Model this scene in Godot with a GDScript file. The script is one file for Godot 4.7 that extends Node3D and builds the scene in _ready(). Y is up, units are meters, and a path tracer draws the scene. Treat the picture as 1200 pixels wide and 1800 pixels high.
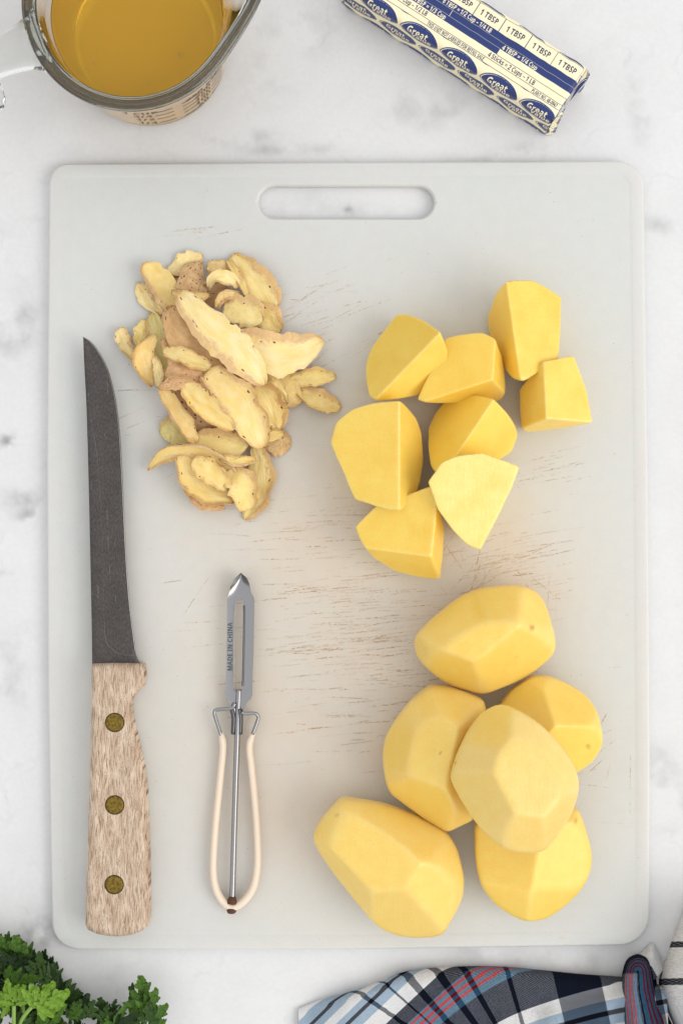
extends Node3D
# A cutting board seen from above: peeled potatoes, potato chunks, peels, a knife, a peeler,
# a glass measuring cup of broth, a stick of butter, a plaid towel and parsley on a pale counter.
# Heights h are metres above the top of the board; at(px, py, h) is the point at that height
# which stands at that pixel of the 1200 x 1800 photograph.

const DIST := 0.78          # camera above the board's top
const TOP := 0.0055         # thickness of the board
const UNIT := 0.00029       # metres per photo pixel on the board's top
var rng := RandomNumberGenerator.new()
var bold: SystemFont

func _ready() -> void:
	rng.seed = 7
	# ---- camera
	var cam := Camera3D.new()
	cam.name = "camera"
	cam.fov = rad_to_deg(2.0 * atan(900.0 * UNIT / DIST))
	cam.near = 0.02
	cam.far = 20.0
	cam.position = Vector3(0, TOP + DIST, 0)
	cam.rotation = Vector3(-PI / 2, 0, 0)
	add_child(cam)
	# ---- light: a pale room and one large window to the right
	var we := WorldEnvironment.new()
	we.name = "room_air"
	var env := Environment.new()
	env.background_mode = Environment.BG_COLOR
	env.background_color = Color(0.99, 0.995, 1.0).linear_to_srgb()
	env.tonemap_mode = Environment.TONE_MAPPER_LINEAR
	env.tonemap_exposure = 1.0
	env.sdfgi_enabled = true
	env.ssao_enabled = true
	env.ssil_enabled = true
	we.environment = env
	add_child(we)
	var win := AreaLight3D.new()
	win.name = "window_light"
	win.area_size = Vector2(1.9, 1.6)
	win.light_energy = 3.4
	win.light_color = Color(1.0, 0.985, 0.96)
	win.shadow_enabled = true
	win.position = Vector3(2.0, 1.75, 0.65)
	add_child(win)
	win.look_at_from_position(win.position, Vector3(0, 0, 0), Vector3.UP)
	# ---- the place
	bold = SystemFont.new()
	bold.font_names = PackedStringArray(["Droid Sans"])
	bold.font_weight = 700
	make_materials()
	counter()
	cutting_board()
	# ---- the objects
	whole_potatoes()
	potato_chunks()
	peels()
	knife()
	peeler()
	measuring_cup()
	butter()
	towel()
	parsley()

# ------------------------------------------------------------------ helpers
func at(px: float, py: float, h: float) -> Vector3:
	var k := (DIST - h) / DIST * UNIT
	return Vector3((px - 600.0) * k, TOP + h, (py - 900.0) * k)

func to_px(p: Vector3) -> Vector2:
	var k := (DIST + TOP - p.y) / DIST * UNIT
	return Vector2(p.x / k + 600.0, p.z / k + 900.0)

func frame(fr: Array, x: float, y: float) -> Vector2:
	return Vector2(fr[0] + x / fr[2], fr[1] + y / fr[2])

func tag(o: Node3D, label: String, category: String, group := "", kind := "") -> Node3D:
	if label: o.set_meta("label", label)
	if category: o.set_meta("category", category)
	if group: o.set_meta("group", group)
	if kind: o.set_meta("kind", kind)
	return o

func thing(called: String, label: String, category: String, where: Vector3, group := "") -> Node3D:
	var o := Node3D.new()
	o.name = numbered(self, called)
	o.position = where
	add_child(o)
	tag(o, label, category, group)
	return o

func numbered(parent: Node, called: String) -> String:
	if not parent.has_node(NodePath(called)):
		return called
	var k := 1
	while parent.has_node(NodePath("%s_%03d" % [called, k])):
		k += 1
	return "%s_%03d" % [called, k]

func put(called: String, mesh: Mesh, mat: Material, parent: Node3D = null) -> MeshInstance3D:
	var o := MeshInstance3D.new()
	var p: Node3D = parent if parent else self
	o.name = numbered(p, called)
	o.mesh = mesh
	o.material_override = mat
	p.add_child(o)
	return o

# vertices, triangles -> mesh with smooth normals; closed shapes get their faces turned outwards
func build(v: PackedVector3Array, idx: PackedInt32Array, uv := PackedVector2Array(), col := PackedColorArray(), closed := true, given := PackedVector3Array()) -> ArrayMesh:
	if closed:
		var vol := 0.0
		for i in range(0, idx.size(), 3):
			vol += v[idx[i]].dot(v[idx[i + 1]].cross(v[idx[i + 2]]))
		if vol > 0.0:
			for i in range(0, idx.size(), 3):
				var t := idx[i]
				idx[i] = idx[i + 2]
				idx[i + 2] = t
	var n := given
	if n.is_empty():
		n = PackedVector3Array()
		n.resize(v.size())
		for i in range(0, idx.size(), 3):
			var a := v[idx[i]]
			var f := (v[idx[i + 2]] - a).cross(v[idx[i + 1]] - a)
			for k in 3:
				n[idx[i + k]] += f
		for i in n.size():
			n[i] = n[i].normalized() if n[i].length_squared() > 0.0 else Vector3.UP
	var arr := []
	arr.resize(Mesh.ARRAY_MAX)
	arr[Mesh.ARRAY_VERTEX] = v
	arr[Mesh.ARRAY_NORMAL] = n
	arr[Mesh.ARRAY_INDEX] = idx
	if uv.size(): arr[Mesh.ARRAY_TEX_UV] = uv
	if col.size(): arr[Mesh.ARRAY_COLOR] = col
	var m := ArrayMesh.new()
	m.add_surface_from_arrays(Mesh.PRIMITIVE_TRIANGLES, arr)
	return m

func grid_index(nu: int, nv: int, wrap_u := false) -> PackedInt32Array:
	# nv rows of nu vertices
	var idx := PackedInt32Array()
	var last := nu if wrap_u else nu - 1
	for j in nv - 1:
		for i in last:
			var a := j * nu + i
			var b := j * nu + (i + 1) % nu
			idx.append_array([a, b, a + nu, b, b + nu, a + nu])
	return idx

func spline(p: Array, n: int) -> Array:
	# Catmull-Rom through p (Vector2, Vector3), n + 1 samples
	var out := []
	var m := p.size() - 1
	for i in n + 1:
		var t := float(i) / n * m
		var k := mini(int(t), m - 1)
		var f := t - k
		var a = p[maxi(k - 1, 0)]
		var b = p[k]
		var c = p[k + 1]
		var d = p[mini(k + 2, m)]
		out.append(b * 1.0 + (c - a) * 0.5 * f + (a - b * 2.5 + c * 2.0 - d * 0.5) * f * f + (b * 1.5 - a * 0.5 - c * 1.5 + d * 0.5) * f * f * f)
	return out

func tube(p: Array, radius: Array, sides := 12, flat := 1.0) -> ArrayMesh:
	# radius: one per point (or one for all); flat squeezes the cross-section across the up direction
	var v := PackedVector3Array()
	var uv := PackedVector2Array()
	var n := p.size()
	var side := Vector3.ZERO
	for i in n:
		var t: Vector3 = (p[mini(i + 1, n - 1)] - p[maxi(i - 1, 0)]).normalized()
		if side == Vector3.ZERO:
			side = t.cross(Vector3.UP)
			if side.length() < 0.1: side = t.cross(Vector3.RIGHT)
		side = (side - t * side.dot(t)).normalized()
		var up := side.cross(t)
		var r: float = radius[mini(i, radius.size() - 1)]
		for k in sides:
			var a := TAU * k / sides
			v.append(p[i] + side * cos(a) * r + up * sin(a) * r * flat)
			uv.append(Vector2(float(k) / sides, float(i) / (n - 1)))
	var idx := grid_index(sides, n, true)
	for e in 2:
		var c := v.size()
		v.append(p[0] if e == 0 else p[n - 1])
		uv.append(Vector2.ZERO)
		var base := 0 if e == 0 else (n - 1) * sides
		for k in sides:
			var a := base + k
			var b := base + (k + 1) % sides
			if e == 0: idx.append_array([c, b, a])
			else: idx.append_array([c, a, b])
	return build(v, idx, uv)

func inset(o: PackedVector2Array, d: float) -> PackedVector2Array:
	# moves every corner of a closed outline inwards by d along its bisector
	var area := 0.0
	for i in o.size():
		area += o[i].cross(o[(i + 1) % o.size()])
	var out := PackedVector2Array()
	for i in o.size():
		var a := (o[i] - o[(i - 1 + o.size()) % o.size()]).normalized()
		var b := (o[(i + 1) % o.size()] - o[i]).normalized()
		var na := Vector2(-a.y, a.x) * signf(area)
		var nb := Vector2(-b.y, b.x) * signf(area)
		var m := (na + nb)
		m = m.normalized() / maxf(0.55, m.normalized().dot(na)) if m.length() > 0.01 else na
		out.append(o[i] + m * d)
	return out

func slab(o: PackedVector2Array, profile: Array) -> ArrayMesh:
	# an outline in x and z carried up through [inset, y] steps, closed below and above
	var v := PackedVector3Array()
	var uv := PackedVector2Array()
	var idx := PackedInt32Array()
	var n := o.size()
	for st in profile:
		var ring := inset(o, st[0])
		for q in ring:
			v.append(Vector3(q.x, st[1], q.y))
	idx.append_array(grid_index(n, profile.size(), true))
	var v_ring := v.size()
	for e in 2:
		var st: Array = profile[0] if e == 0 else profile[profile.size() - 1]
		var ring := inset(o, st[0])
		var tri := Geometry2D.triangulate_polygon(ring)
		var base := v.size()
		for q in ring:
			v.append(Vector3(q.x, st[1], q.y))
		for k in range(0, tri.size(), 3):
			idx.append_array([base + tri[k], base + tri[k + 1], base + tri[k + 2]])
	# make the triangles agree: sides first, then each cap by its direction
	var area := 0.0
	for i in n:
		area += o[i].cross(o[(i + 1) % n])
	for i in range(0, idx.size(), 3):
		var a := v[idx[i]]
		var f := (v[idx[i + 2]] - a).cross(v[idx[i + 1]] - a)   # Godot's front: clockwise
		var flip := false
		if idx[i] >= v_ring:
			flip = (f.y < 0.0) if idx[i] >= v_ring + n else (f.y > 0.0)
		else:
			flip = area > 0.0
		if flip:
			var t := idx[i + 1]
			idx[i + 1] = idx[i + 2]
			idx[i + 2] = t
	for q in v:
		uv.append(Vector2(q.x, q.z))
	return build(v, idx, uv, PackedColorArray(), false)

func outline(px: Array, h: float, smooth := 0) -> PackedVector2Array:
	var o := PackedVector2Array()
	var src := px
	if smooth:
		src = spline(px, smooth)
	for q in src:
		var w := at(q.x, q.y, h)
		o.append(Vector2(w.x, w.z))
	return o

func noise(freq: float, s: int, octaves := 3) -> FastNoiseLite:
	var f := FastNoiseLite.new()
	f.noise_type = FastNoiseLite.TYPE_SIMPLEX_SMOOTH
	f.seed = s
	f.frequency = freq
	f.fractal_octaves = octaves
	return f

func texture(w: int, h: int, data: PackedByteArray) -> ImageTexture:
	return ImageTexture.create_from_image(Image.create_from_data(w, h, false, Image.FORMAT_RGB8, data))

func grey_noise(size: int, freq: float, s: int, octaves := 3) -> ImageTexture:
	var im := noise(freq, s, octaves).get_seamless_image(size, size)
	im.convert(Image.FORMAT_RGB8)
	return ImageTexture.create_from_image(im)

func mat(c: Color, rough := 0.6, metal := 0.0) -> StandardMaterial3D:
	var m := StandardMaterial3D.new()
	m.albedo_color = c.linear_to_srgb()
	m.roughness = rough
	m.metallic = metal
	return m

var M := {}

func make_materials() -> void:
	var fine := grey_noise(256, 0.05, 11, 4)
	# potato flesh
	var data := PackedByteArray()
	var n1 := noise(0.02, 3, 4).get_seamless_image(256, 256).get_data()
	var n2 := noise(0.12, 4, 3).get_seamless_image(256, 256).get_data()
	data.resize(256 * 256 * 3)
	for i in 256 * 256:
		var a := n1[i] / 255.0
		var b := n2[i] / 255.0
		data[i * 3] = int(255.0 * (0.965 + 0.035 * b))
		data[i * 3 + 1] = int(255.0 * (0.91 + 0.05 * a + 0.04 * b))
		data[i * 3 + 2] = int(255.0 * (0.76 + 0.13 * a + 0.11 * b))
	var m := mat(Color(1, 1, 1), 0.31)
	m.vertex_color_use_as_albedo = true
	m.albedo_texture = texture(256, 256, data)
	m.uv1_triplanar = true
	m.uv1_scale = Vector3(22, 22, 22)
	m.heightmap_enabled = true
	# faint strokes of the peeler, all one way
	var strokes := noise(0.09, 14, 3).get_seamless_image(256, 256)
	strokes.resize(256, 1024, Image.INTERPOLATE_CUBIC)
	strokes = strokes.get_region(Rect2i(0, 0, 256, 256))
	strokes.convert(Image.FORMAT_RGB8)
	m.heightmap_texture = ImageTexture.create_from_image(strokes)
	m.heightmap_scale = 0.008
	m.subsurf_scatter_enabled = true
	m.subsurf_scatter_strength = 0.12
	M.flesh = m
	# peels
	M.peel_flesh = mat(Color(1, 1, 1), 0.36)
	M.peel_flesh.albedo_texture = peel_texture(true)
	M.peel_flesh.vertex_color_use_as_albedo = true
	M.peel_flesh.backlight_enabled = true
	M.peel_flesh.backlight = Color(0.4, 0.32, 0.16)
	M.peel_skin = mat(Color(1, 1, 1), 0.62)
	M.peel_skin.albedo_texture = peel_texture(false)
	M.peel_skin.vertex_color_use_as_albedo = true
	for k in ["peel_flesh", "peel_skin"]:
		M[k].heightmap_enabled = true
		M[k].heightmap_texture = fine
		M[k].heightmap_scale = 0.02
	# metals
	M.steel = mat(Color(0.32, 0.32, 0.33), 0.26, 1.0)
	M.dark_steel = mat(Color(0.13, 0.13, 0.14), 0.35, 1.0)
	M.edge = mat(Color(0.5, 0.5, 0.5), 0.3, 1.0)
	M.rust = mat(Color(0.09, 0.035, 0.014), 0.8)
	# glass
	M.glass = mat(Color(0.995, 1.0, 0.995), 0.0)
	M.glass.albedo_color.a = 0.0
	M.glass.transparency = BaseMaterial3D.TRANSPARENCY_ALPHA
	M.glass.refraction_enabled = true
	M.glass.refraction_scale = 0.05
	M.rim_glass = mat(Color(0.50, 0.515, 0.47), 0.0)  # smoky tint stands in for a dark room's reflection
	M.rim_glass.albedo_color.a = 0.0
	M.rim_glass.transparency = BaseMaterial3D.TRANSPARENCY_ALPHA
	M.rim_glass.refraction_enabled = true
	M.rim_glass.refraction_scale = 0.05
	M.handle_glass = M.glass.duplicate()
	M.handle_glass.albedo_color = Color(Color(0.90, 0.91, 0.89).linear_to_srgb(), 0.0)  # greyer than the body: dark edge reflections put into the tint
	M.broth = mat(Color(0.93, 0.56, 0.045), 0.0)
	M.broth.albedo_color.a = 0.34
	M.broth.transparency = BaseMaterial3D.TRANSPARENCY_ALPHA
	M.broth.refraction_enabled = true
	M.broth.refraction_scale = 0.033
	M.ink = mat(Color(0.02, 0.02, 0.03), 0.5)
	M.coating = mat(Color(0.80, 0.66, 0.53), 0.42)
	M.coating.subsurf_scatter_enabled = true
	M.coating.subsurf_scatter_strength = 0.1

func peel_texture(flesh: bool) -> ImageTexture:
	var w := 512
	var h := 128
	var d := PackedByteArray()
	d.resize(w * h * 3)
	var n1 := noise(0.02, 21 if flesh else 31, 4).get_seamless_image(w, h).get_data()
	var n2 := noise(0.09, 22 if flesh else 32, 3).get_seamless_image(w, h).get_data()
	var r := RandomNumberGenerator.new()
	r.seed = 5
	for j in h:
		var s: float = absf(j / (h - 1.0) * 2.0 - 1.0)
		for i in w:
			var k := j * w + i
			var a := n1[k] / 255.0
			var b := n2[k] / 255.0
			var c: Color
			if flesh:
				c = Color(0.975, 0.865, 0.55).lerp(Color(0.995, 0.925, 0.72), a)
				var e := smoothstep(0.50, 1.08, s + (b - 0.5) * 0.34 + (a - 0.5) * 0.4)
				c = c.lerp(Color(0.845, 0.68, 0.48), e * 0.85)
			else:
				c = Color(0.75, 0.60, 0.42).lerp(Color(0.91, 0.79, 0.61), clampf(a * 0.7 + b * 0.5 - 0.1, 0, 1))
			d[k * 3] = int(c.r * 255)
			d[k * 3 + 1] = int(c.g * 255)
			d[k * 3 + 2] = int(c.b * 255)
	for q in (15 if flesh else 55):
		var cx := r.randi_range(4, w - 5)
		var cy := r.randi_range(6, h - 7)
		if flesh and absf(cy - 64.0) < 34.0:
			cy = r.randi_range(8, 34) if r.randf() < 0.5 else r.randi_range(94, 120)
		var rr := r.randf_range(1.4, 4.2)
		for j in range(-4, 5):
			for i in range(-5, 6):
				var t := 1.0 - sqrt(i * i * 0.5 + j * j) / rr
				if t > 0.0 and cx + i >= 0 and cx + i < w and cy + j >= 0 and cy + j < h:
					var k := ((cy + j) * w + cx + i) * 3
					var f := minf(1.0, t * 2.0)
					d[k] = int(lerpf(d[k], 84, f))
					d[k + 1] = int(lerpf(d[k + 1], 50, f))
					d[k + 2] = int(lerpf(d[k + 2], 34, f))
	return texture(w, h, d)

# ------------------------------------------------------------------ counter
func counter() -> void:
	var size := 1280
	var span := 0.64
	var d := PackedByteArray()
	d.resize(size * size * 3)
	var a1 := noise(0.006, 41, 5).get_image(size, size).get_data()
	var a2 := noise(0.018, 42, 5).get_image(size, size).get_data()
	var a3 := noise(0.15, 43, 2).get_image(size, size).get_data()
	# veins and smudges: x, y in the photo, radii, strength
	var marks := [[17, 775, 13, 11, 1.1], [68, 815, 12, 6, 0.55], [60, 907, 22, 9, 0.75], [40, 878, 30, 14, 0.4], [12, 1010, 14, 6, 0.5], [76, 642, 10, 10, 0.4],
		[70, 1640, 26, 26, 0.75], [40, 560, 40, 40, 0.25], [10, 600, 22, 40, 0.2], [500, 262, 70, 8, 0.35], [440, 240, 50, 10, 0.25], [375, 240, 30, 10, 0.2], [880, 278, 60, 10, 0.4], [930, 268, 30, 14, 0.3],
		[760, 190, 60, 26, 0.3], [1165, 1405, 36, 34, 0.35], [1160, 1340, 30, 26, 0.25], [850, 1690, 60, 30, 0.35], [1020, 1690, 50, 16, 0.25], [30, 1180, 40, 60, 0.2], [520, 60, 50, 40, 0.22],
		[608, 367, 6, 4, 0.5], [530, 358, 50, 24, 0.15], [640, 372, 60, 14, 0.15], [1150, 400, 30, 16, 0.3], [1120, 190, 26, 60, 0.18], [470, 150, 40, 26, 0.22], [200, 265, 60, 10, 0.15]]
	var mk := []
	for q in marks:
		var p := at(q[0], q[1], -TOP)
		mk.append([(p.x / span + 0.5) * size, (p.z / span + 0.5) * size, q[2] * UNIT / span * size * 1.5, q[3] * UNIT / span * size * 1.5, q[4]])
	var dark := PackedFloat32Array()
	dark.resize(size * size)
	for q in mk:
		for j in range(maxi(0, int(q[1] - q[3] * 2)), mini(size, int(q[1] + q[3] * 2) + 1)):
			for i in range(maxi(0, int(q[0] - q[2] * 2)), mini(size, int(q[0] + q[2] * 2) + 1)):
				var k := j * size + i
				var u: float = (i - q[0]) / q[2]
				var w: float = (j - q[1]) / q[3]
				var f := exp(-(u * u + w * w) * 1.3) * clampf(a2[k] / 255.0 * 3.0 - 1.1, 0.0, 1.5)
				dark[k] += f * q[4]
	for k in size * size:
		var x := k % size
		var y := k / size
		var border := minf(minf(x, size - x), minf(y, size - y)) / 90.0
		var v1 := absf(a1[k] / 255.0 - 0.5)
		var vein := clampf(1.0 - v1 * 26.0, 0.0, 1.0) * clampf(a2[k] / 255.0 * 2.0 - 0.9, 0.0, 1.0)
		var cloud := (a2[k] / 255.0 - 0.5) * 0.022 + (a1[k] / 255.0 - 0.5) * 0.015
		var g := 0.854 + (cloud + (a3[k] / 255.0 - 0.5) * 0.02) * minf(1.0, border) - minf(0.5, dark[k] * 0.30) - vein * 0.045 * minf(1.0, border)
		d[k * 3] = int(255 * clampf(g, 0.1, 1))
		d[k * 3 + 1] = int(255 * clampf(g, 0.1, 1))
		d[k * 3 + 2] = int(255 * clampf(g * 1.002 + 0.002, 0.1, 1))
	var m := mat(Color(1, 1, 1), 0.52)
	m.albedo_texture = texture(size, size, d)
	var o := PackedVector2Array([Vector2(-1, -1), Vector2(1, -1), Vector2(1, 1), Vector2(-1, 1)])
	var mesh := slab(o, [[0.0, -0.03], [0.0, -0.002], [0.002, 0.0]])
	m.uv1_scale = Vector3(1.0 / span, 1.0 / span, 1)
	m.uv1_offset = Vector3(0.5, 0.5, 0)
	var c := put("countertop", mesh, m)
	tag(c, "pale grey and white marble countertop with faint grey veins", "", "", "structure")

# ------------------------------------------------------------------ cutting board
func rounded(c: Array, r: Array, steps := 8) -> Array:
	var out := []
	var n := c.size()
	for i in n:
		var p: Vector2 = c[i]
		var a: Vector2 = (c[(i - 1 + n) % n] - p).normalized()
		var b: Vector2 = (c[(i + 1) % n] - p).normalized()
		var rad: float = r[i]
		if rad <= 0.0:
			out.append(p)
			continue
		for k in steps + 1:
			var t := float(k) / steps
			var s := p + a * rad
			var e := p + b * rad
			# a circular corner by a rational curve
			var w := 0.7071
			var u := (1 - t) * (1 - t)
			var x := 2 * t * (1 - t) * w
			var y := t * t
			out.append((s * u + p * x + e * y) / (u + x + y))
	return out

func board_texture() -> ImageTexture:
	# one texel per photo pixel: x 70..1160, y 270..1690
	var w := 1090
	var h := 1420
	var d := PackedByteArray()
	d.resize(w * h * 3)
	var n1 := noise(0.006, 51, 4).get_image(w, h).get_data()
	var n2 := noise(0.3, 52, 2).get_image(w, h).get_data()
	var n3 := noise(0.03, 53, 4).get_image(w, h).get_data()
	var stains_and_shade := [[620, 1120, 210, 230, 1.0], [720, 900, 260, 260, 0.75], [860, 1010, 150, 110, 0.7], [420, 760, 180, 200, 0.45], [900, 1300, 200, 220, 0.35], [520, 1400, 170, 200, 0.9], [470, 560, 240, 120, 0.2], [330, 1150, 200, 300, 0.3]]  # tan stains; bounce light and the potatoes' shade share the same tint
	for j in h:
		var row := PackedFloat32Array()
		for s in stains_and_shade:
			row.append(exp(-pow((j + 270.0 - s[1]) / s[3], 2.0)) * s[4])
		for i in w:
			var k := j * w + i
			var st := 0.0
			for q in stains_and_shade.size():
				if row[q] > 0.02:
					var u: float = (i + 70.0 - stains_and_shade[q][0]) / stains_and_shade[q][2]
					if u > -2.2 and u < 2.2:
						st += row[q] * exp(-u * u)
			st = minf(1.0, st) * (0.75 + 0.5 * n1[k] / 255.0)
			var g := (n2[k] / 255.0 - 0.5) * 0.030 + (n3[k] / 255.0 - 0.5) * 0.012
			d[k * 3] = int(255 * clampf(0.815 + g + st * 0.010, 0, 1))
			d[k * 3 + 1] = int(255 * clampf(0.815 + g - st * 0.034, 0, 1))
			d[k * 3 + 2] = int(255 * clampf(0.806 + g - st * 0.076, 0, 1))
	# knife scars: brown dotted lines
	var r := RandomNumberGenerator.new()
	r.seed = 12
	var zones := [[590, 1110, 150, 150, 150, -0.08, 0.05], [680, 1080, 120, 160, 70, -0.10, 0.06], [900, 1000, 100, 90, 60, -0.22, 0.06], [880, 1030, 90, 80, 26, -1.2, 0.7], [560, 930, 130, 60, 34, -0.05, 0.05],
		[560, 560, 100, 70, 30, -0.42, 0.12], [640, 1240, 140, 90, 40, -0.06, 0.06], [420, 700, 220, 300, 40, -0.3, 0.4], [1000, 1400, 90, 200, 26, -0.7, 0.5], [340, 405, 60, 8, 6, -0.1, 0.1], [960, 830, 60, 40, 12, -0.24, 0.05], [860, 1150, 120, 60, 20, -0.1, 0.1]]
	for z in zones:
		for q in int(z[4] * 1.3):
			var cx: float = z[0] + r.randfn() * z[2] * 0.6
			var cy: float = z[1] + r.randfn() * z[3] * 0.6
			var ang: float = z[5] + r.randfn() * z[6]
			var len := r.randf_range(15, 110)
			var dark := r.randf_range(0.15, 0.72) * (1.0 if r.randf() < 0.35 else 0.55)
			var on := 1.0
			var bend := r.randf_range(-0.0006, 0.0006)
			for t in int(len * 1.6):
				if r.randf() < 0.16: on = r.randf_range(0.0, 1.3) * (1.0 if r.randf() < 0.6 else 0.15)
				var l := t / 1.6 - len / 2.0
				var x := int(cx + cos(ang) * l - 70.0 + r.randf_range(-0.4, 0.4))
				var y := int(cy + sin(ang) * l + bend * l * l - 270.0 + r.randf_range(-0.4, 0.4))
				if x < 40 or y < 60 or x >= w - 40 or y >= h - 40: continue
				var f := clampf(dark * on * (1.0 - pow(absf(l) / len * 2.0, 3.0)), 0, 0.85)
				var k := (y * w + x) * 3
				d[k] = int(lerpf(d[k], 138, f))
				d[k + 1] = int(lerpf(d[k + 1], 94, f))
				d[k + 2] = int(lerpf(d[k + 2], 54, f))
	# tiny specks, and a few crumbs of skin
	for q in 260:
		var x := r.randi_range(30, w - 30)
		var y := r.randi_range(60, h - 40)
		var c := 60 if r.randf() < 0.4 else 140
		var f := r.randf_range(0.15, 0.8)
		var k := (y * w + x) * 3
		d[k] = int(lerpf(d[k], c, f))
		d[k + 1] = int(lerpf(d[k + 1], c * 0.8, f))
		d[k + 2] = int(lerpf(d[k + 2], c * 0.6, f))
	return texture(w, h, d)

func cutting_board() -> void:
	var c := [Vector2(87, 287), Vector2(600, 284), Vector2(1131, 282), Vector2(1139, 900), Vector2(1142, 1300), Vector2(1141, 1662), Vector2(600, 1670), Vector2(92, 1670), Vector2(84, 1200), Vector2(82, 800)]
	var px := rounded(c, [34, 0, 48, 0, 0, 52, 0, 46, 0, 0], 9)
	var o := outline(px, 0.0)
	var v := PackedVector3Array()
	var n := o.size()
	# from the foot up, over the rounded rim, to the working surface
	var prof := [[0.0030, 0.0003], [0.0008, 0.0003], [0.0, 0.0012], [0.0, TOP - 0.0014], [0.0004, TOP - 0.0003], [0.0014, TOP + 0.0003], [0.0060, TOP + 0.0003], [0.0072, TOP], [0.0080, TOP]]
	for st in prof:
		for q in inset(o, st[0]):
			v.append(Vector3(q.x, st[1], q.y))
	var idx := grid_index(n, prof.size(), true)
	# underside
	var ring := inset(o, 0.0030)
	var slot_px := rounded([Vector2(455, 327), Vector2(762, 327), Vector2(762, 383), Vector2(455, 383)], [28, 28, 28, 28], 10)
	var slot := outline(slot_px, 0.0)
	var inner := inset(o, 0.0080)
	var zm := at(600, 355, 0).z
	for e in 2:
		var y := 0.0003 if e == 0 else TOP
		var sheet := ring if e == 0 else inner
		var hole := inset(slot, -0.0012)
		for half in 2:
			var box := PackedVector2Array([Vector2(-1, -1), Vector2(1, -1), Vector2(1, zm), Vector2(-1, zm)]) if half == 0 else PackedVector2Array([Vector2(-1, zm), Vector2(1, zm), Vector2(1, 1), Vector2(-1, 1)])
			for a in Geometry2D.intersect_polygons(sheet, box):
				for piece in Geometry2D.clip_polygons(a, hole):
					var base := v.size()
					for q in piece:
						v.append(Vector3(q.x, y, q.y))
					var tri := Geometry2D.triangulate_polygon(piece)
					for k in range(0, tri.size(), 3):
						idx.append_array([base + tri[k], base + tri[k + 1], base + tri[k + 2]])
	# wall of the hand hole
	var base := v.size()
	var hp := [[-0.0012, 0.0003], [0.0, 0.0012], [0.0, TOP - 0.0016], [-0.0004, TOP - 0.0004], [-0.0012, TOP]]
	for st in hp:
		for q in inset(slot, st[0]):
			v.append(Vector3(q.x, st[1], q.y))
	for k in grid_index(slot.size(), hp.size(), true):
		idx.append(base + k)
	var uv := PackedVector2Array()
	var nn := PackedVector3Array()
	for q in v:
		uv.append(Vector2((q.x / UNIT + 600.0 - 70.0) / 1090.0, (q.z / UNIT + 900.0 - 270.0) / 1420.0))
	# triangles all face away from the plastic
	for i in range(0, idx.size(), 3):
		var a := v[idx[i]]
		var f := (v[idx[i + 2]] - a).cross(v[idx[i + 1]] - a)
		var mid := (a + v[idx[i + 1]] + v[idx[i + 2]]) / 3.0
		var out := Vector3.UP if mid.y > TOP - 0.0002 else (Vector3.DOWN if mid.y < 0.0004 else Vector3(mid.x, 0, mid.z))
		if idx[i] >= base:
			var cs := at(clampf(600 + mid.x / UNIT, 485, 732), 355, 0)
			out = Vector3(cs.x - mid.x, 0.0001, cs.z - mid.z)
		if f.dot(out) < 0.0:
			var t := idx[i + 1]
			idx[i + 1] = idx[i + 2]
			idx[i + 2] = t
	var m := mat(Color(1, 1, 1), 0.5)
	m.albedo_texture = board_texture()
	m.heightmap_enabled = true
	m.heightmap_texture = grey_noise(256, 0.2, 77, 2)
	m.heightmap_scale = 0.004
	m.subsurf_scatter_enabled = true
	m.subsurf_scatter_strength = 0.2
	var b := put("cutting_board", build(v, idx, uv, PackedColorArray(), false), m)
	tag(b, "large translucent white plastic cutting board with hand hole and brown knife scars", "cutting board")

# ------------------------------------------------------------------ potatoes
func potato(label: String, fr: Array, line: Array, heq: float, faces: Array, base_h: float, high: float, tint: Color, spots := []) -> void:
	# long peeled facets given by three points each, over sides rounded from the outline
	var flat := PackedVector2Array()
	for i in range(0, line.size(), 2):
		var q := frame(fr, line[i], line[i + 1])
		var w := at(q.x, q.y, heq)
		flat.append(Vector2(w.x, w.z))
	flat = Geometry2D.convex_hull(flat)
	var mid := Vector2.ZERO
	for q in flat: mid += q / flat.size()
	var c := Vector3(mid.x, TOP + lerpf(base_h, heq, 0.9), mid.y)
	var planes := [[Vector3.DOWN, c.y - TOP - base_h], [Vector3.UP, TOP + high - c.y]]
	for i in flat.size() - 1:
		var e := (flat[i + 1] - flat[i])
		if e.length() < 0.001: continue
		var o := Vector3(e.y, 0, -e.x).normalized()
		var m := (flat[i] + flat[i + 1]) * 0.5
		if o.dot(Vector3(m.x, c.y, m.y) - c) < 0.0: o = -o
		var pm := Vector3(m.x, TOP + heq, m.y)
		planes.append([o, o.dot(pm - c)])
		for t in [[-0.8, -0.007, 0.0], [0.75, 0.005, 0.0], [-2.2, -0.014, -0.008]]:
			var n := (o + Vector3(0, t[0], 0)).normalized()
			planes.append([n, n.dot(pm + Vector3(0, t[1], 0) + o * t[2] - c)])
	for f in faces:
		var t := []
		for q in f:
			var w := frame(fr, q[0], q[1])
			t.append(at(w.x, w.y, q[2] * 0.001))
		var n: Vector3 = (t[1] - t[0]).cross(t[2] - t[0]).normalized()
		if n.dot(t[0] - c) < 0.0: n = -n
		planes.append([n, n.dot(t[0] - c)])
	for e in planes: e[1] = maxf(e[1], 0.003)
	solid("peeled_potato", label, "potato", "whole peeled potatoes on the cutting board", fr, c, Vector3(mid.x, TOP + base_h, mid.y), planes, 38, false, tint, spots)

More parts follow.
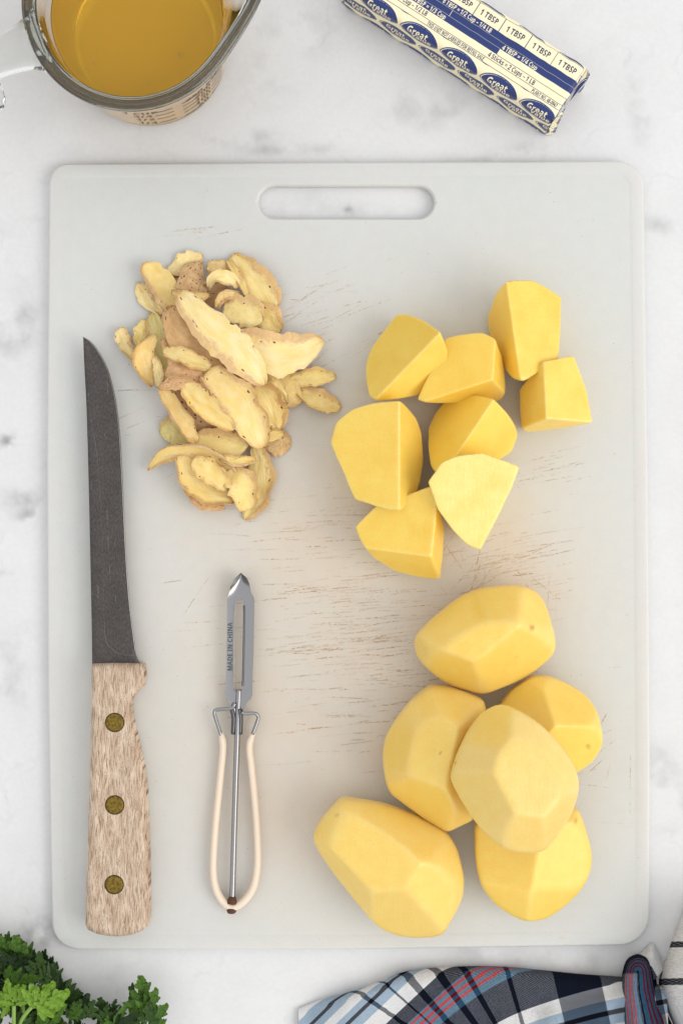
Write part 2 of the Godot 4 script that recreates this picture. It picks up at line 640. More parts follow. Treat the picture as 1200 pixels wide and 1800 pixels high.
func chunk(label: String, fr: Array, line: Array, faces: Array, p: float, tint: Color, rim := 0.026) -> void:
	# flat cut faces given by three points each, over sides that lean in a little towards the foot
	var flat := PackedVector2Array()
	for i in range(0, line.size(), 2):
		var q := frame(fr, line[i], line[i + 1])
		var w := at(q.x, q.y, rim)
		flat.append(Vector2(w.x, w.z))
	flat = Geometry2D.convex_hull(flat)
	var mid := Vector2.ZERO
	for q in flat: mid += q / flat.size()
	var c := Vector3(mid.x, TOP + 0.012, mid.y)
	var planes := [[Vector3.DOWN, 0.012]]
	for i in flat.size() - 1:
		var e := (flat[i + 1] - flat[i])
		if e.length() < 0.001: continue
		var n := Vector3(e.y, 0, -e.x).normalized()
		var m := (flat[i] + flat[i + 1]) * 0.5
		if n.dot(Vector3(m.x, c.y, m.y) - c) < 0.0: n = -n
		n = (n + Vector3(0, -0.16, 0)).normalized()
		planes.append([n, n.dot(Vector3(m.x, TOP + rim, m.y) - c)])
	for f in faces:
		var t := []
		for q in f:
			var w := frame(fr, q[0], q[1])
			t.append(at(w.x, w.y, q[2] * 0.001))
		var n: Vector3 = (t[1] - t[0]).cross(t[2] - t[0]).normalized()
		if n.dot(t[0] - c) < 0.0: n = -n
		planes.append([n, n.dot(t[0] - c)])
	solid("potato_chunk", label, "potato chunk", "raw potato chunks on the cutting board", fr, c, Vector3(mid.x, TOP, mid.y), planes, p, true, tint, [])

func solid(called: String, label: String, category: String, group: String, fr: Array, c: Vector3, foot_at: Vector3, planes: Array, p: float, chunk: bool, tint: Color, spots: Array) -> void:
	# what all the planes enclose, its edges rounded: every direction's reach is a soft minimum over the planes
	var tones := []
	for e in planes:
		tones.append(Vector2(rng.randf_range(0.90, 1.03), rng.randf_range(-1.0, 1.0)))
	var nu := 150 if chunk else 128
	var nv := 104 if chunk else 88
	var v := PackedVector3Array()
	var nor := PackedVector3Array()
	var col := PackedColorArray()
	var wob := noise(26.0, rng.randi() % 1000, 2)
	for j in nv:
		var phi := PI * j / (nv - 1)
		for i in nu:
			var th := TAU * i / nu
			var dir := Vector3(sin(phi) * cos(th), cos(phi), sin(phi) * sin(th))
			var sum := 0.0
			var g := Vector3.ZERO
			var tone := Vector2.ZERO
			var most := 0.0
			var near := 0.0
			for k in planes.size():
				near = maxf(near, planes[k][0].dot(dir) / planes[k][1])
			for k in planes.size():
				var a: float = planes[k][0].dot(dir) / planes[k][1] / near
				if a > 0.5:
					var w := pow(a, p)
					sum += w
					most = maxf(most, w)
					g += planes[k][0] * (w / a / planes[k][1])
					tone += tones[k] * w
			var r := 1.0 / (near * pow(sum, 1.0 / p))
			tone /= sum
			r *= (1.012 if chunk else 1.028) + wob.get_noise_3dv(dir * 0.07) * 0.012
			var q := c + dir * r
			v.append(q - foot_at)
			nor.append(g.normalized())
			var edge := clampf(1.0 - most / sum, 0.0, 0.6) / 0.6
			var cc := Color(tint.r * tone.x, tint.g * (tone.x + tone.y * 0.018), tint.b * (tone.x + tone.y * 0.10))
			var deep := clampf(wob.get_noise_3dv(q * 1.6 + Vector3(0.3, 0.1, 0.2)) * 1.6 + 0.15, 0.0, 1.0) * (0.55 if chunk else 0.16)
			cc = Color(cc.r * (1.0 - 0.07 * deep), cc.g * (1.0 - 0.13 * deep), cc.b * (1.0 - 0.40 * deep))
			cc = cc.lerp(Color(minf(tint.r * 1.06, 0.95), minf(tint.g * 1.16, 0.86), minf(tint.b * 2.6, 0.45)), edge * (0.70 if chunk else 0.20))
			if dir.y > 0.0 and spots.size():
				var s := to_px(q)
				for sp in spots:
					var sq := frame(fr, sp[0], sp[1])
					var f := clampf(1.6 - s.distance_to(sq) / (sp[2] * 0.42), 0.0, 0.8)
					cc = cc.lerp(Color(0.42, 0.17, 0.03), f * sp[3])
			col.append(cc)
	var lowest := 1.0
	for q in v: lowest = minf(lowest, q.y)
	for i in v.size(): v[i].y -= lowest
	var o := put(called, build(v, grid_index(nu, nv, true), PackedVector2Array(), col, true, nor), M.flesh)
	o.position = foot_at
	tag(o, label, category, group)

func whole_potatoes() -> void:
	var fr := [520, 1010, 2.069]
	potato("whole peeled potato just below the potato chunks, uppermost of the whole ones", fr,
		[430, 255, 445, 215, 500, 160, 580, 95, 660, 55, 750, 42, 810, 40, 870, 62, 905, 100, 925, 160, 938, 240, 935, 285, 870, 350, 790, 395, 680, 430, 620, 422, 540, 390, 470, 335, 440, 300], 0.022,
		[[[505, 262, 41], [700, 122, 45], [648, 318, 46]], [[505, 262, 41], [700, 122, 45], [560, 110, 23]], [[505, 262, 41], [470, 335, 24], [445, 215, 24]], [[505, 262, 41], [648, 318, 46], [570, 402, 22]], [[648, 318, 46], [825, 190, 47], [790, 395, 23]], [[825, 190, 47], [800, 80, 38], [930, 180, 25]]], 0.0, 0.049, Color(0.92, 0.68, 0.17), [[858, 193, 9, 0.8], [800, 300, 6, 0.2]])
	potato("whole peeled potato partly covered on its right by the stacked potato", fr,
		[318, 650, 330, 590, 360, 540, 410, 470, 490, 408, 560, 412, 640, 435, 682, 460, 690, 520, 690, 640, 670, 780, 640, 885, 545, 930, 480, 900, 400, 840, 345, 795, 325, 740], 0.022,
		[[[455, 470, 37], [400, 730, 41], [326, 690, 24]], [[455, 470, 37], [400, 730, 41], [600, 560, 48]], [[400, 730, 41], [545, 830, 42], [470, 890, 24]], [[590, 520, 48], [560, 790, 47], [690, 640, 32]], [[470, 450, 35], [640, 480, 38], [580, 412, 23]]], 0.0, 0.050, Color(0.90, 0.665, 0.18), [[525, 650, 5, 0.7]])
	potato("whole peeled potato on the far right, tucked behind the stacked potato", fr,
		[742, 480, 790, 415, 860, 372, 920, 372, 990, 400, 1050, 440, 1090, 500, 1105, 560, 1108, 620, 1080, 680, 1020, 718, 900, 720, 800, 650, 745, 560], 0.019,
		[[[892, 385, 28], [940, 540, 41], [790, 500, 26]], [[892, 385, 28], [940, 540, 41], [1075, 500, 25]], [[940, 560, 41], [1085, 610, 24], [1010, 710, 20]]], 0.0, 0.043, Color(0.93, 0.685, 0.155), [[1060, 622, 7, 0.7], [1065, 630, 5, 0.5]])
	potato("whole peeled potato at the bottom right, its top hidden under the stacked potato", fr,
		[652, 920, 690, 870, 800, 840, 950, 835, 1020, 850, 1045, 910, 1065, 980, 1068, 1050, 1050, 1110, 1010, 1170, 960, 1220, 910, 1255, 860, 1262, 800, 1250, 730, 1205, 680, 1140, 658, 1070, 652, 1000], 0.019,
		[[[885, 960, 36], [853, 1150, 34], [664, 1030, 22]], [[885, 960, 36], [853, 1150, 34], [1055, 1050, 24]], [[853, 1150, 34], [700, 1140, 22], [800, 1243, 18]], [[853, 1150, 34], [880, 1255, 18], [980, 1190, 20]]], 0.0, 0.039, Color(0.92, 0.675, 0.15), [[1015, 895, 8, 0.8]])
	potato("whole peeled potato stacked on top of three others", fr,
		[565, 745, 580, 680, 605, 620, 640, 560, 690, 500, 760, 480, 800, 495, 880, 540, 950, 610, 1000, 680, 1025, 750, 1020, 830, 1000, 890, 960, 945, 910, 1000, 870, 1015, 800, 1008, 740, 985, 680, 930, 630, 870, 590, 800], 0.057,
		[[[838, 538, 73], [703, 690, 81], [905, 888, 78]], [[838, 538, 73], [703, 690, 81], [600, 620, 60]], [[703, 690, 81], [788, 888, 79], [630, 860, 60]], [[788, 888, 79], [905, 888, 78], [850, 1012, 59]], [[905, 888, 78], [1022, 790, 63], [940, 970, 58]]], 0.033, 0.086, Color(0.865, 0.66, 0.215), [[578, 688, 4, 0.8]])
	potato("long whole peeled potato lying at the bottom left of the potatoes", fr,
		[65, 975, 72, 930, 110, 870, 170, 815, 230, 820, 340, 843, 440, 880, 540, 935, 580, 990, 603, 1070, 608, 1130, 590, 1200, 560, 1260, 525, 1308, 450, 1325, 390, 1325, 320, 1298, 270, 1250, 200, 1170, 130, 1080, 85, 1015], 0.021,
		[[[180, 842, 31], [465, 1020, 46], [490, 908, 24]], [[180, 842, 31], [465, 1020, 46], [300, 1175, 41]], [[95, 980, 26], [300, 1175, 41], [190, 1155, 20]], [[465, 1020, 46], [372, 1112, 48], [560, 1190, 30]], [[372, 1112, 48], [330, 1290, 20], [490, 1300, 23]], [[470, 1015, 46], [600, 1060, 25], [572, 950, 21]], [[80, 930, 23], [180, 842, 31], [120, 1010, 31]]], 0.0, 0.050, Color(0.92, 0.685, 0.19), [[150, 872, 5, 0.5]])

func potato_chunks() -> void:
	var fr := [560, 480, 2.308]
	var y := Color(0.94, 0.685, 0.135)
	chunk("raw potato chunk beside the peels, two cut faces meeting at a slanting ridge", fr,
		[180, 370, 200, 290, 250, 230, 315, 143, 365, 155, 430, 205, 475, 260, 515, 320, 510, 400, 490, 435, 400, 500, 300, 515, 238, 517, 205, 500, 185, 430],
		[[[238, 505, 29], [470, 265, 37], [215, 270, 13]], [[238, 505, 29], [470, 265, 37], [470, 470, 21]]], 50, y)
	chunk("raw potato chunk wedged between the other chunks at the top middle", fr,
		[430, 470, 470, 360, 515, 265, 570, 252, 655, 250, 700, 275, 745, 330, 770, 410, 775, 470, 770, 510, 735, 532, 640, 535, 570, 530, 490, 518, 440, 525, 402, 512],
		[[[560, 260, 27], [712, 330, 34], [560, 475, 33]], [[712, 330, 34], [712, 440, 34], [772, 440, 12]], [[712, 440, 34], [580, 475, 33], [650, 535, 12]]], 50, y * 0.98)
	chunk("tall raw potato chunk at the top right with a dark left face", fr,
		[675, 160, 720, 75, 760, 58, 860, 40, 930, 62, 990, 95, 988, 200, 978, 345, 900, 385, 830, 432, 790, 430, 760, 400, 720, 310, 685, 240],
		[[[765, 80, 36], [815, 425, 33], [690, 240, 8]], [[765, 80, 36], [815, 425, 33], [985, 220, 23]]], 50, y)
	chunk("blocky raw potato chunk farthest right, its round end facing down", fr,
		[812, 460, 850, 420, 905, 370, 1035, 333, 1060, 390, 1085, 460, 1112, 608, 1050, 630, 940, 650, 850, 660, 820, 630, 812, 540],
		[[[912, 388, 32], [922, 588, 34], [1070, 470, 25]], [[912, 388, 32], [922, 588, 34], [815, 540, 16]], [[922, 590, 34], [1105, 606, 25], [930, 652, 7]]], 50, Color(0.94, 0.705, 0.175))
	chunk("large raw potato chunk on the left with a vertical ridge", fr,
		[45, 690, 70, 605, 130, 560, 210, 540, 330, 540, 400, 580, 430, 640, 440, 740, 430, 830, 410, 880, 330, 948, 270, 948, 150, 915, 95, 800],
		[[[326, 545, 37], [326, 930, 37], [70, 700, 25]], [[326, 545, 37], [326, 930, 37], [435, 740, 14]]], 50, Color(0.94, 0.695, 0.155))
	chunk("raw potato chunk in the middle of the group with a broad right face", fr,
		[432, 620, 470, 540, 520, 490, 570, 478, 640, 500, 740, 560, 800, 610, 822, 650, 800, 730, 750, 762, 640, 790, 520, 800, 470, 808, 450, 780, 435, 700],
		[[[690, 540, 37], [570, 720, 34], [450, 600, 10]], [[690, 540, 37], [570, 720, 34], [800, 700, 17]]], 50, y)
	chunk("raw potato chunk tilted against the others with a flat pale triangular cut face", fr,
		[448, 850, 500, 775, 560, 748, 660, 736, 740, 762, 814, 784, 784, 880, 720, 998, 664, 1136, 600, 1105, 542, 1045, 482, 957],
		[[[445, 850, 43], [820, 780, 38], [665, 1145, 32]]], 48, Color(0.95, 0.80, 0.31), 0.038)
	chunk("lowest raw potato chunk, pointed at left, beside the pale triangular chunk", fr,
		[148, 1030, 190, 985, 235, 945, 330, 925, 445, 880, 480, 960, 523, 1040, 520, 1150, 505, 1257, 410, 1255, 310, 1230, 220, 1165, 165, 1080],
		[[[215, 1118, 26], [457, 1150, 33], [440, 900, 34]], [[470, 1000, 35], [457, 1150, 33], [523, 1060, 14]], [[215, 1118, 26], [457, 1150, 33], [390, 1253, 9]]], 50, Color(0.94, 0.69, 0.145))

# ------------------------------------------------------------------ peels
func peel(label: String, flesh_up: bool, pts: Array, width: float, cup: float, roll: float, tint: Color, fold := 0.0) -> void:
	var fr := [180, 420, 2.727]
	var ctrl := []
	for q in pts:
		var p := frame(fr, q[0], q[1])
		ctrl.append(at(p.x, p.y, q[2] * 0.00075))
	var nt := 26
	var ns := 15
	var line := spline(ctrl, nt)
	var w := width / 2.727 * UNIT * 1.03
	var sd := rng.randi() % 1000
	var nz := noise(2.2, sd, 3)
	var foot: Vector3 = line[nt / 2]
	foot.y = TOP
	var o := thing("potato_peel", label, "potato peel", foot, "potato peels heaped on the cutting board")
	var top := PackedVector3Array()
	var bot := PackedVector3Array()
	var uv := PackedVector2Array()
	var col := PackedColorArray()
	var shift := rng.randf()
	var warp := rng.randf_range(-0.2, 0.2)
	var margin := rng.randf_range(-0.17, 0.17)
	var blunt := Vector2(rng.randf_range(0.36, 0.95), rng.randf_range(0.36, 0.95))
	for i in nt + 1:
		var t := float(i) / nt
		var a: Vector3 = line[maxi(i - 1, 0)]
		var b: Vector3 = line[mini(i + 1, nt)]
		var tan := (b - a).normalized()
		var side := tan.cross(Vector3.UP).normalized()
		var up := side.cross(tan).normalized()
		var ang := deg_to_rad(roll) + warp * (t - 0.5)
		var s2 := side * cos(ang) + up * sin(ang)
		var u2 := up * cos(ang) - side * sin(ang)
		var half := w * 0.5 * pow(sin(PI * clampf(t * 0.97 + 0.015, 0.0, 1.0)), lerpf(blunt.x, blunt.y, t))
		for k in ns:
			var s := k / (ns - 1.0) * 2.0 - 1.0
			var rag := 1.0 + nz.get_noise_2d(t * 1.9, 3.0 if s > 0.0 else 9.0) * 0.34
			# walk along the curved cross-section from the middle to s
			var x := 0.0
			var y := 0.0
			var ph := 0.0
			for e in 10:
				var ss := s * (e + 0.5) / 10.0
				ph = cup * 1.3 * ss * (1.0 if flesh_up else -1.0)
				if fold * ss > 0.0:
					ph += signf(ss) * absf(fold) * smoothstep(0.25, 1.0, absf(ss)) * (0.6 + 0.4 * sin(t * 3.0 + sd)) * (1.0 if flesh_up else -1.0)
				x += cos(ph) * s / 10.0
				y += sin(ph) * s / 10.0
			var lump := nz.get_noise_2d(t * 0.9 + 20.0, s * 0.4) * 0.0011
			var nrm := u2 * cos(ph) - s2 * sin(ph)
			var q: Vector3 = line[i] + s2 * (x * half * rag) + u2 * (y * half + lump)
			q.y = maxf(q.y, TOP + 0.0008)
			var th := 0.00042 * (1.0 - pow(absf(s), 6.0)) * (0.15 if i == 0 or i == nt else 1.0)
			top.append(q + nrm * th - foot)
			bot.append(q - nrm * minf(th, 0.0003) - foot)
			uv.append(Vector2(t * 0.5 + shift, clampf((s + 1.0) * 0.5 + margin, 0.01, 0.99)))
			var cc := tint
			if flesh_up:   # thin ends let the skin show
				var e := smoothstep(0.80, 1.0, absf(t * 2.0 - 1.0))
				cc = Color(cc.r * lerpf(1.0, 0.86, e), cc.g * lerpf(1.0, 0.74, e), cc.b * lerpf(1.0, 0.66, e))
			col.append(cc)
	var idx := grid_index(ns, nt + 1)
	var rev := PackedInt32Array(idx)
	rev.reverse()
	var white := PackedColorArray()
	white.resize(col.size())
	white.fill(Color(1, 1, 1).lerp(tint, 0.3))
	# which winding faces up
	var f := (top[idx[2]] - top[idx[0]]).cross(top[idx[1]] - top[idx[0]])
	var up_idx := idx if f.y > 0.0 else rev
	var dn_idx := rev if f.y > 0.0 else idx
	if flesh_up:
		put("flesh", build(top, up_idx, uv, col, false), M.peel_flesh, o)
		put("skin", build(bot, dn_idx, uv, white, false), M.peel_skin, o)
	else:
		put("skin", build(top, up_idx, uv, col, false), M.peel_skin, o)
		put("flesh", build(bot, dn_idx, uv, white, false), M.peel_flesh, o)

func peels() -> void:
	var w := Color(0.93, 0.93, 0.93)
	var green := Color(0.84, 0.88, 0.72)
	var pink := Color(0.96, 0.86, 0.82)
	var pale := Color(1.0, 1.0, 1.02)
	var gold := Color(0.95, 0.90, 0.74)
	# lowest first
	peel("faint pale peel lying flat at the very top of the heap", true, [[480, 75, 1], [400, 120, 3], [310, 165, 1]], 110, 0.2, 0, pale)
	peel("dull brown peel mostly buried beneath the top of the heap", false, [[300, 210, 1], [420, 260, 4], [600, 250, 2]], 150, 0.2, 0, Color(0.80, 0.74, 0.66))
	peel("dull yellow peel mostly buried beneath the middle of the heap", true, [[330, 420, 1], [480, 520, 5], [700, 560, 3]], 190, 0.15, 0, Color(0.84, 0.78, 0.62))
	peel("tan peel mostly buried beneath the lower right of the heap", false, [[620, 640, 2], [700, 800, 5], [760, 930, 2]], 170, 0.2, 0, Color(0.90, 0.82, 0.70))
	peel("brown peel mostly buried beneath the lower left of the heap", false, [[330, 700, 2], [430, 820, 5], [560, 900, 3]], 170, 0.2, 0, Color(0.84, 0.74, 0.64))
	peel("yellowish peel mostly buried beneath the bottom of the heap", true, [[480, 1010, 2], [560, 1100, 5], [690, 1180, 3]], 160, 0.2, 0, Color(0.88, 0.80, 0.62))
	peel("small pale peel at the top, left of the long upper right peel", true, [[500, 140, 2], [560, 140, 4], [640, 165, 2]], 80, 0.1, 0, pink)
	peel("brown speckled peel with its skin up at the top of the heap", false, [[470, 110, 4], [430, 180, 9], [440, 250, 9], [500, 270, 8]], 150, 0.3, 5, Color(0.92, 0.86, 0.78))
	peel("long yellow peel slanting down the upper right edge of the heap", true, [[625, 75, 2], [700, 170, 6], [780, 260, 6], [825, 335, 3]], 165, 0.25, -6, Color(0.97, 0.95, 0.84))
	peel("broad cupped yellow peel at the upper left with a brown left margin", true, [[200, 115, 8], [240, 190, 6], [300, 290, 7], [350, 375, 8]], 175, 0.42, 16, gold, 1.9)
	peel("thin pale peel showing under the broad upper left peel", true, [[165, 210, 1], [220, 290, 2], [290, 360, 2]], 80, 0.2, 0, pale)
	peel("olive yellow peel lying under the left side of the heap", true, [[245, 350, 2], [265, 470, 4], [280, 610, 3], [270, 680, 2]], 125, 0.2, 0, green)
	peel("short upright yellow peel at the left edge, above the spotted curled one", true, [[205, 385, 3], [190, 450, 5], [180, 520, 3]], 75, 0.3, 10, Color(0.95, 0.92, 0.72))
	peel("thin pointed pale peel sticking out farthest left", true, [[85, 425, 6], [105, 500, 3], [165, 600, 2]], 80, 0.35, 18, pale, 1.5)
	peel("spotted curled peel on the left with skin outside and a white end", true, [[260, 455, 12], [195, 530, 11], [190, 620, 9], [235, 710, 5]], 135, 0.55, 32, Color(0.98, 0.90, 0.78), 2.4)
	peel("greenish peel poking out at the lower left of the heap", true, [[275, 930, 2], [340, 920, 4], [440, 975, 3]], 140, 0.15, 0, green)
	peel("rounded tan peel end poking out at the lower right", false, [[770, 990, 4], [840, 975, 4], [905, 985, 1]], 130, 0.2, 0, Color(1.0, 0.98, 0.86))
	peel("greyish yellow peel hanging down at the bottom right", true, [[735, 985, 6], [765, 1100, 4], [750, 1230, 3], [680, 1345, 1]], 125, 0.2, -8, Color(0.88, 0.85, 0.74))
	peel("lower of the two yellow peels pointing right, with brown spots", true, [[920, 720, 3], [1030, 780, 4], [1145, 810, 1]], 125, 0.3, 14, gold, 1.6)
	peel("upper of the two yellow peels pointing right", true, [[860, 690, 5], [1000, 660, 7], [1120, 660, 4]], 95, 0.35, -16, Color(0.97, 0.93, 0.76))
	peel("tan peel between the heap and the two right pointing peels", true, [[780, 660, 9], [870, 720, 7], [950, 790, 3]], 140, 0.15, 0, Color(0.93, 0.86, 0.68))
	peel("yellow peel with a brown rim below the long upper right peel", true, [[700, 330, 8], [790, 380, 7], [850, 450, 3]], 130, 0.2, -6, gold)
	peel("brown skinned peel in the hollow left of the longest pale peel", false, [[320, 320, 10], [345, 430, 13], [325, 520, 9]], 110, 0.3, 0, Color(0.88, 0.78, 0.70))
	peel("crumpled little peel with a white curled edge near the top", true, [[510, 240, 12], [545, 190, 15], [620, 205, 12], [640, 240, 9]], 85, 0.7, 14, pale, 2.6)
	peel("small ruffled peel under the white curled one", true, [[545, 330, 12], [580, 270, 15], [660, 260, 12]], 62, 0.7, -16, pink, -2.4)
	peel("smooth rounded yellow peel right of the longest pale peel", true, [[580, 330, 13], [680, 345, 14], [770, 395, 11]], 155, 0.12, 0, Color(0.94, 0.94, 0.84))
	peel("long brown skinned peel running beneath the longest pale peel", false, [[330, 330, 16], [420, 480, 18], [560, 610, 17], [730, 715, 14]], 190, 0.3, 12, Color(0.95, 0.86, 0.72))
	peel("broad yellow peel right of centre with brown dots on its right side", true, [[700, 690, 13], [790, 770, 14], [850, 915, 8]], 175, 0.2, -4, Color(0.98, 0.93, 0.76), -1.2)
	peel("small hollow yellow peel in the middle of the heap", true, [[375, 450, 15], [410, 520, 16], [440, 590, 14]], 100, 0.6, 0, gold, 1.2)
	peel("short tan peel with a dark lower rim in the middle of the heap", true, [[290, 540, 18], [390, 565, 21], [530, 620, 18]], 98, 0.35, -22, Color(0.90, 0.86, 0.74), 2.0)
	peel("pinkish brown skinned peel below the short tan peel", false, [[300, 640, 15], [400, 650, 19], [520, 720, 15]], 150, 0.25, 0, Color(1.0, 0.88, 0.80))
	peel("flat yellow peel low in the heap, above the arched peel", true, [[440, 950, 8], [560, 985, 11], [700, 985, 10]], 165, 0.15, 0, Color(0.93, 0.88, 0.70))
	peel("narrow tan peel curving down the left side of the lower heap", true, [[275, 715, 20], [330, 810, 17], [400, 910, 14], [445, 985, 10]], 105, 0.4, 20, Color(0.95, 0.87, 0.74), 1.6)
	peel("long peel with a pinkish right margin running down the centre", true, [[510, 630, 20], [610, 730, 22], [710, 850, 20], [765, 1000, 14]], 190, 0.25, 6, Color(0.97, 0.91, 0.80), -1.3)
	peel("folded brown ridge of skin across the lower middle of the heap", false, [[270, 715, 21], [370, 685, 24], [500, 730, 22]], 70, 0.5, 10, Color(1.0, 0.88, 0.78))
	peel("cupped peel with dark dots and a pale raised right edge", true, [[390, 690, 24], [480, 790, 25], [630, 915, 21]], 150, 0.4, -22, Color(0.96, 0.90, 0.74), 1.5)
	peel("wide pale peel lying across the right of the heap with a ragged end", true, [[570, 450, 22], [740, 530, 21], [900, 545, 17], [1060, 485, 10]], 212, 0.14, 4, Color(1.0, 0.99, 0.98))
	peel("slim yellow peel tucked along the left side of the long upper right peel", true, [[600, 100, 5], [650, 190, 8], [700, 290, 9]], 62, 0.5, 18, gold, 1.4)
	peel("slim tan peel crossing below the brown peel at the top of the heap", true, [[330, 250, 11], [420, 275, 13], [520, 270, 12]], 70, 0.6, -12, Color(0.92, 0.84, 0.72), -1.6)
	peel("slim curled peel under the left edge of the longest pale peel", false, [[290, 480, 14], [340, 580, 16], [320, 660, 12]], 72, 0.5, 10, Color(1.0, 0.90, 0.80), 1.2)
	peel("slim pale peel in front of the spotted curled peel", true, [[255, 560, 9], [275, 640, 10], [265, 715, 6]], 56, 0.6, -14, pale, -1.5)
	peel("slim skin strip beside the long centre peel on its left", false, [[470, 660, 22], [540, 760, 23], [620, 850, 20]], 60, 0.6, 14, Color(1.0, 0.90, 0.82))
	peel("slim yellow strip between the broad yellow peel and the pointing peels", true, [[760, 640, 12], [830, 690, 14], [890, 790, 8]], 64, 0.5, -10, Color(0.97, 0.93, 0.80), 1.5)
	peel("slim brown rimmed peel above the rounded tan peel end", true, [[690, 880, 11], [780, 930, 10], [870, 930, 5]], 78, 0.5, -16, gold, -1.8)
	peel("slim folded peel above the bottom yellow peel", true, [[560, 1050, 16], [640, 1075, 17], [740, 1060, 12]], 70, 0.6, 16, Color(0.95, 0.88, 0.70), 1.8)
	peel("slim skin strip under the nested spoon shaped peel", false, [[390, 1180, 12], [470, 1260, 12], [590, 1290, 7]], 66, 0.5, 12, Color(1.0, 0.88, 0.76))
	peel("longest pale peel on top of the heap with a brown bruise", true, [[375, 260, 24], [480, 390, 29], [600, 500, 31], [690, 590, 29], [775, 700, 24]], 172, 0.16, -10, Color(1.02, 1.01, 1.02))
	peel("arched peel with a brown upper rim at the bottom left of the heap", true, [[218, 1110, 5], [300, 1030, 12], [430, 1005, 16], [550, 1045, 16], [640, 1130, 12]], 105, 0.35, -24, Color(0.93, 0.87, 0.72), -2.2)
	peel("yellow peel with brown dots at the bottom right of the heap", true, [[600, 1110, 13], [670, 1180, 14], [700, 1300, 7]], 150, 0.3, 10, gold, -1.2)
	peel("cupped peel at the bottom of the heap with a pale inner edge", true, [[365, 1040, 15], [405, 1150, 14], [490, 1225, 12], [630, 1255, 9]], 140, 0.5, 22, Color(0.97, 0.92, 0.76), 2.0)
	peel("small spoon shaped peel nested inside the bottom cupped peel", true, [[430, 1060, 19], [520, 1115, 18], [610, 1190, 15]], 115, 0.45, -10, Color(0.93, 0.86, 0.68))

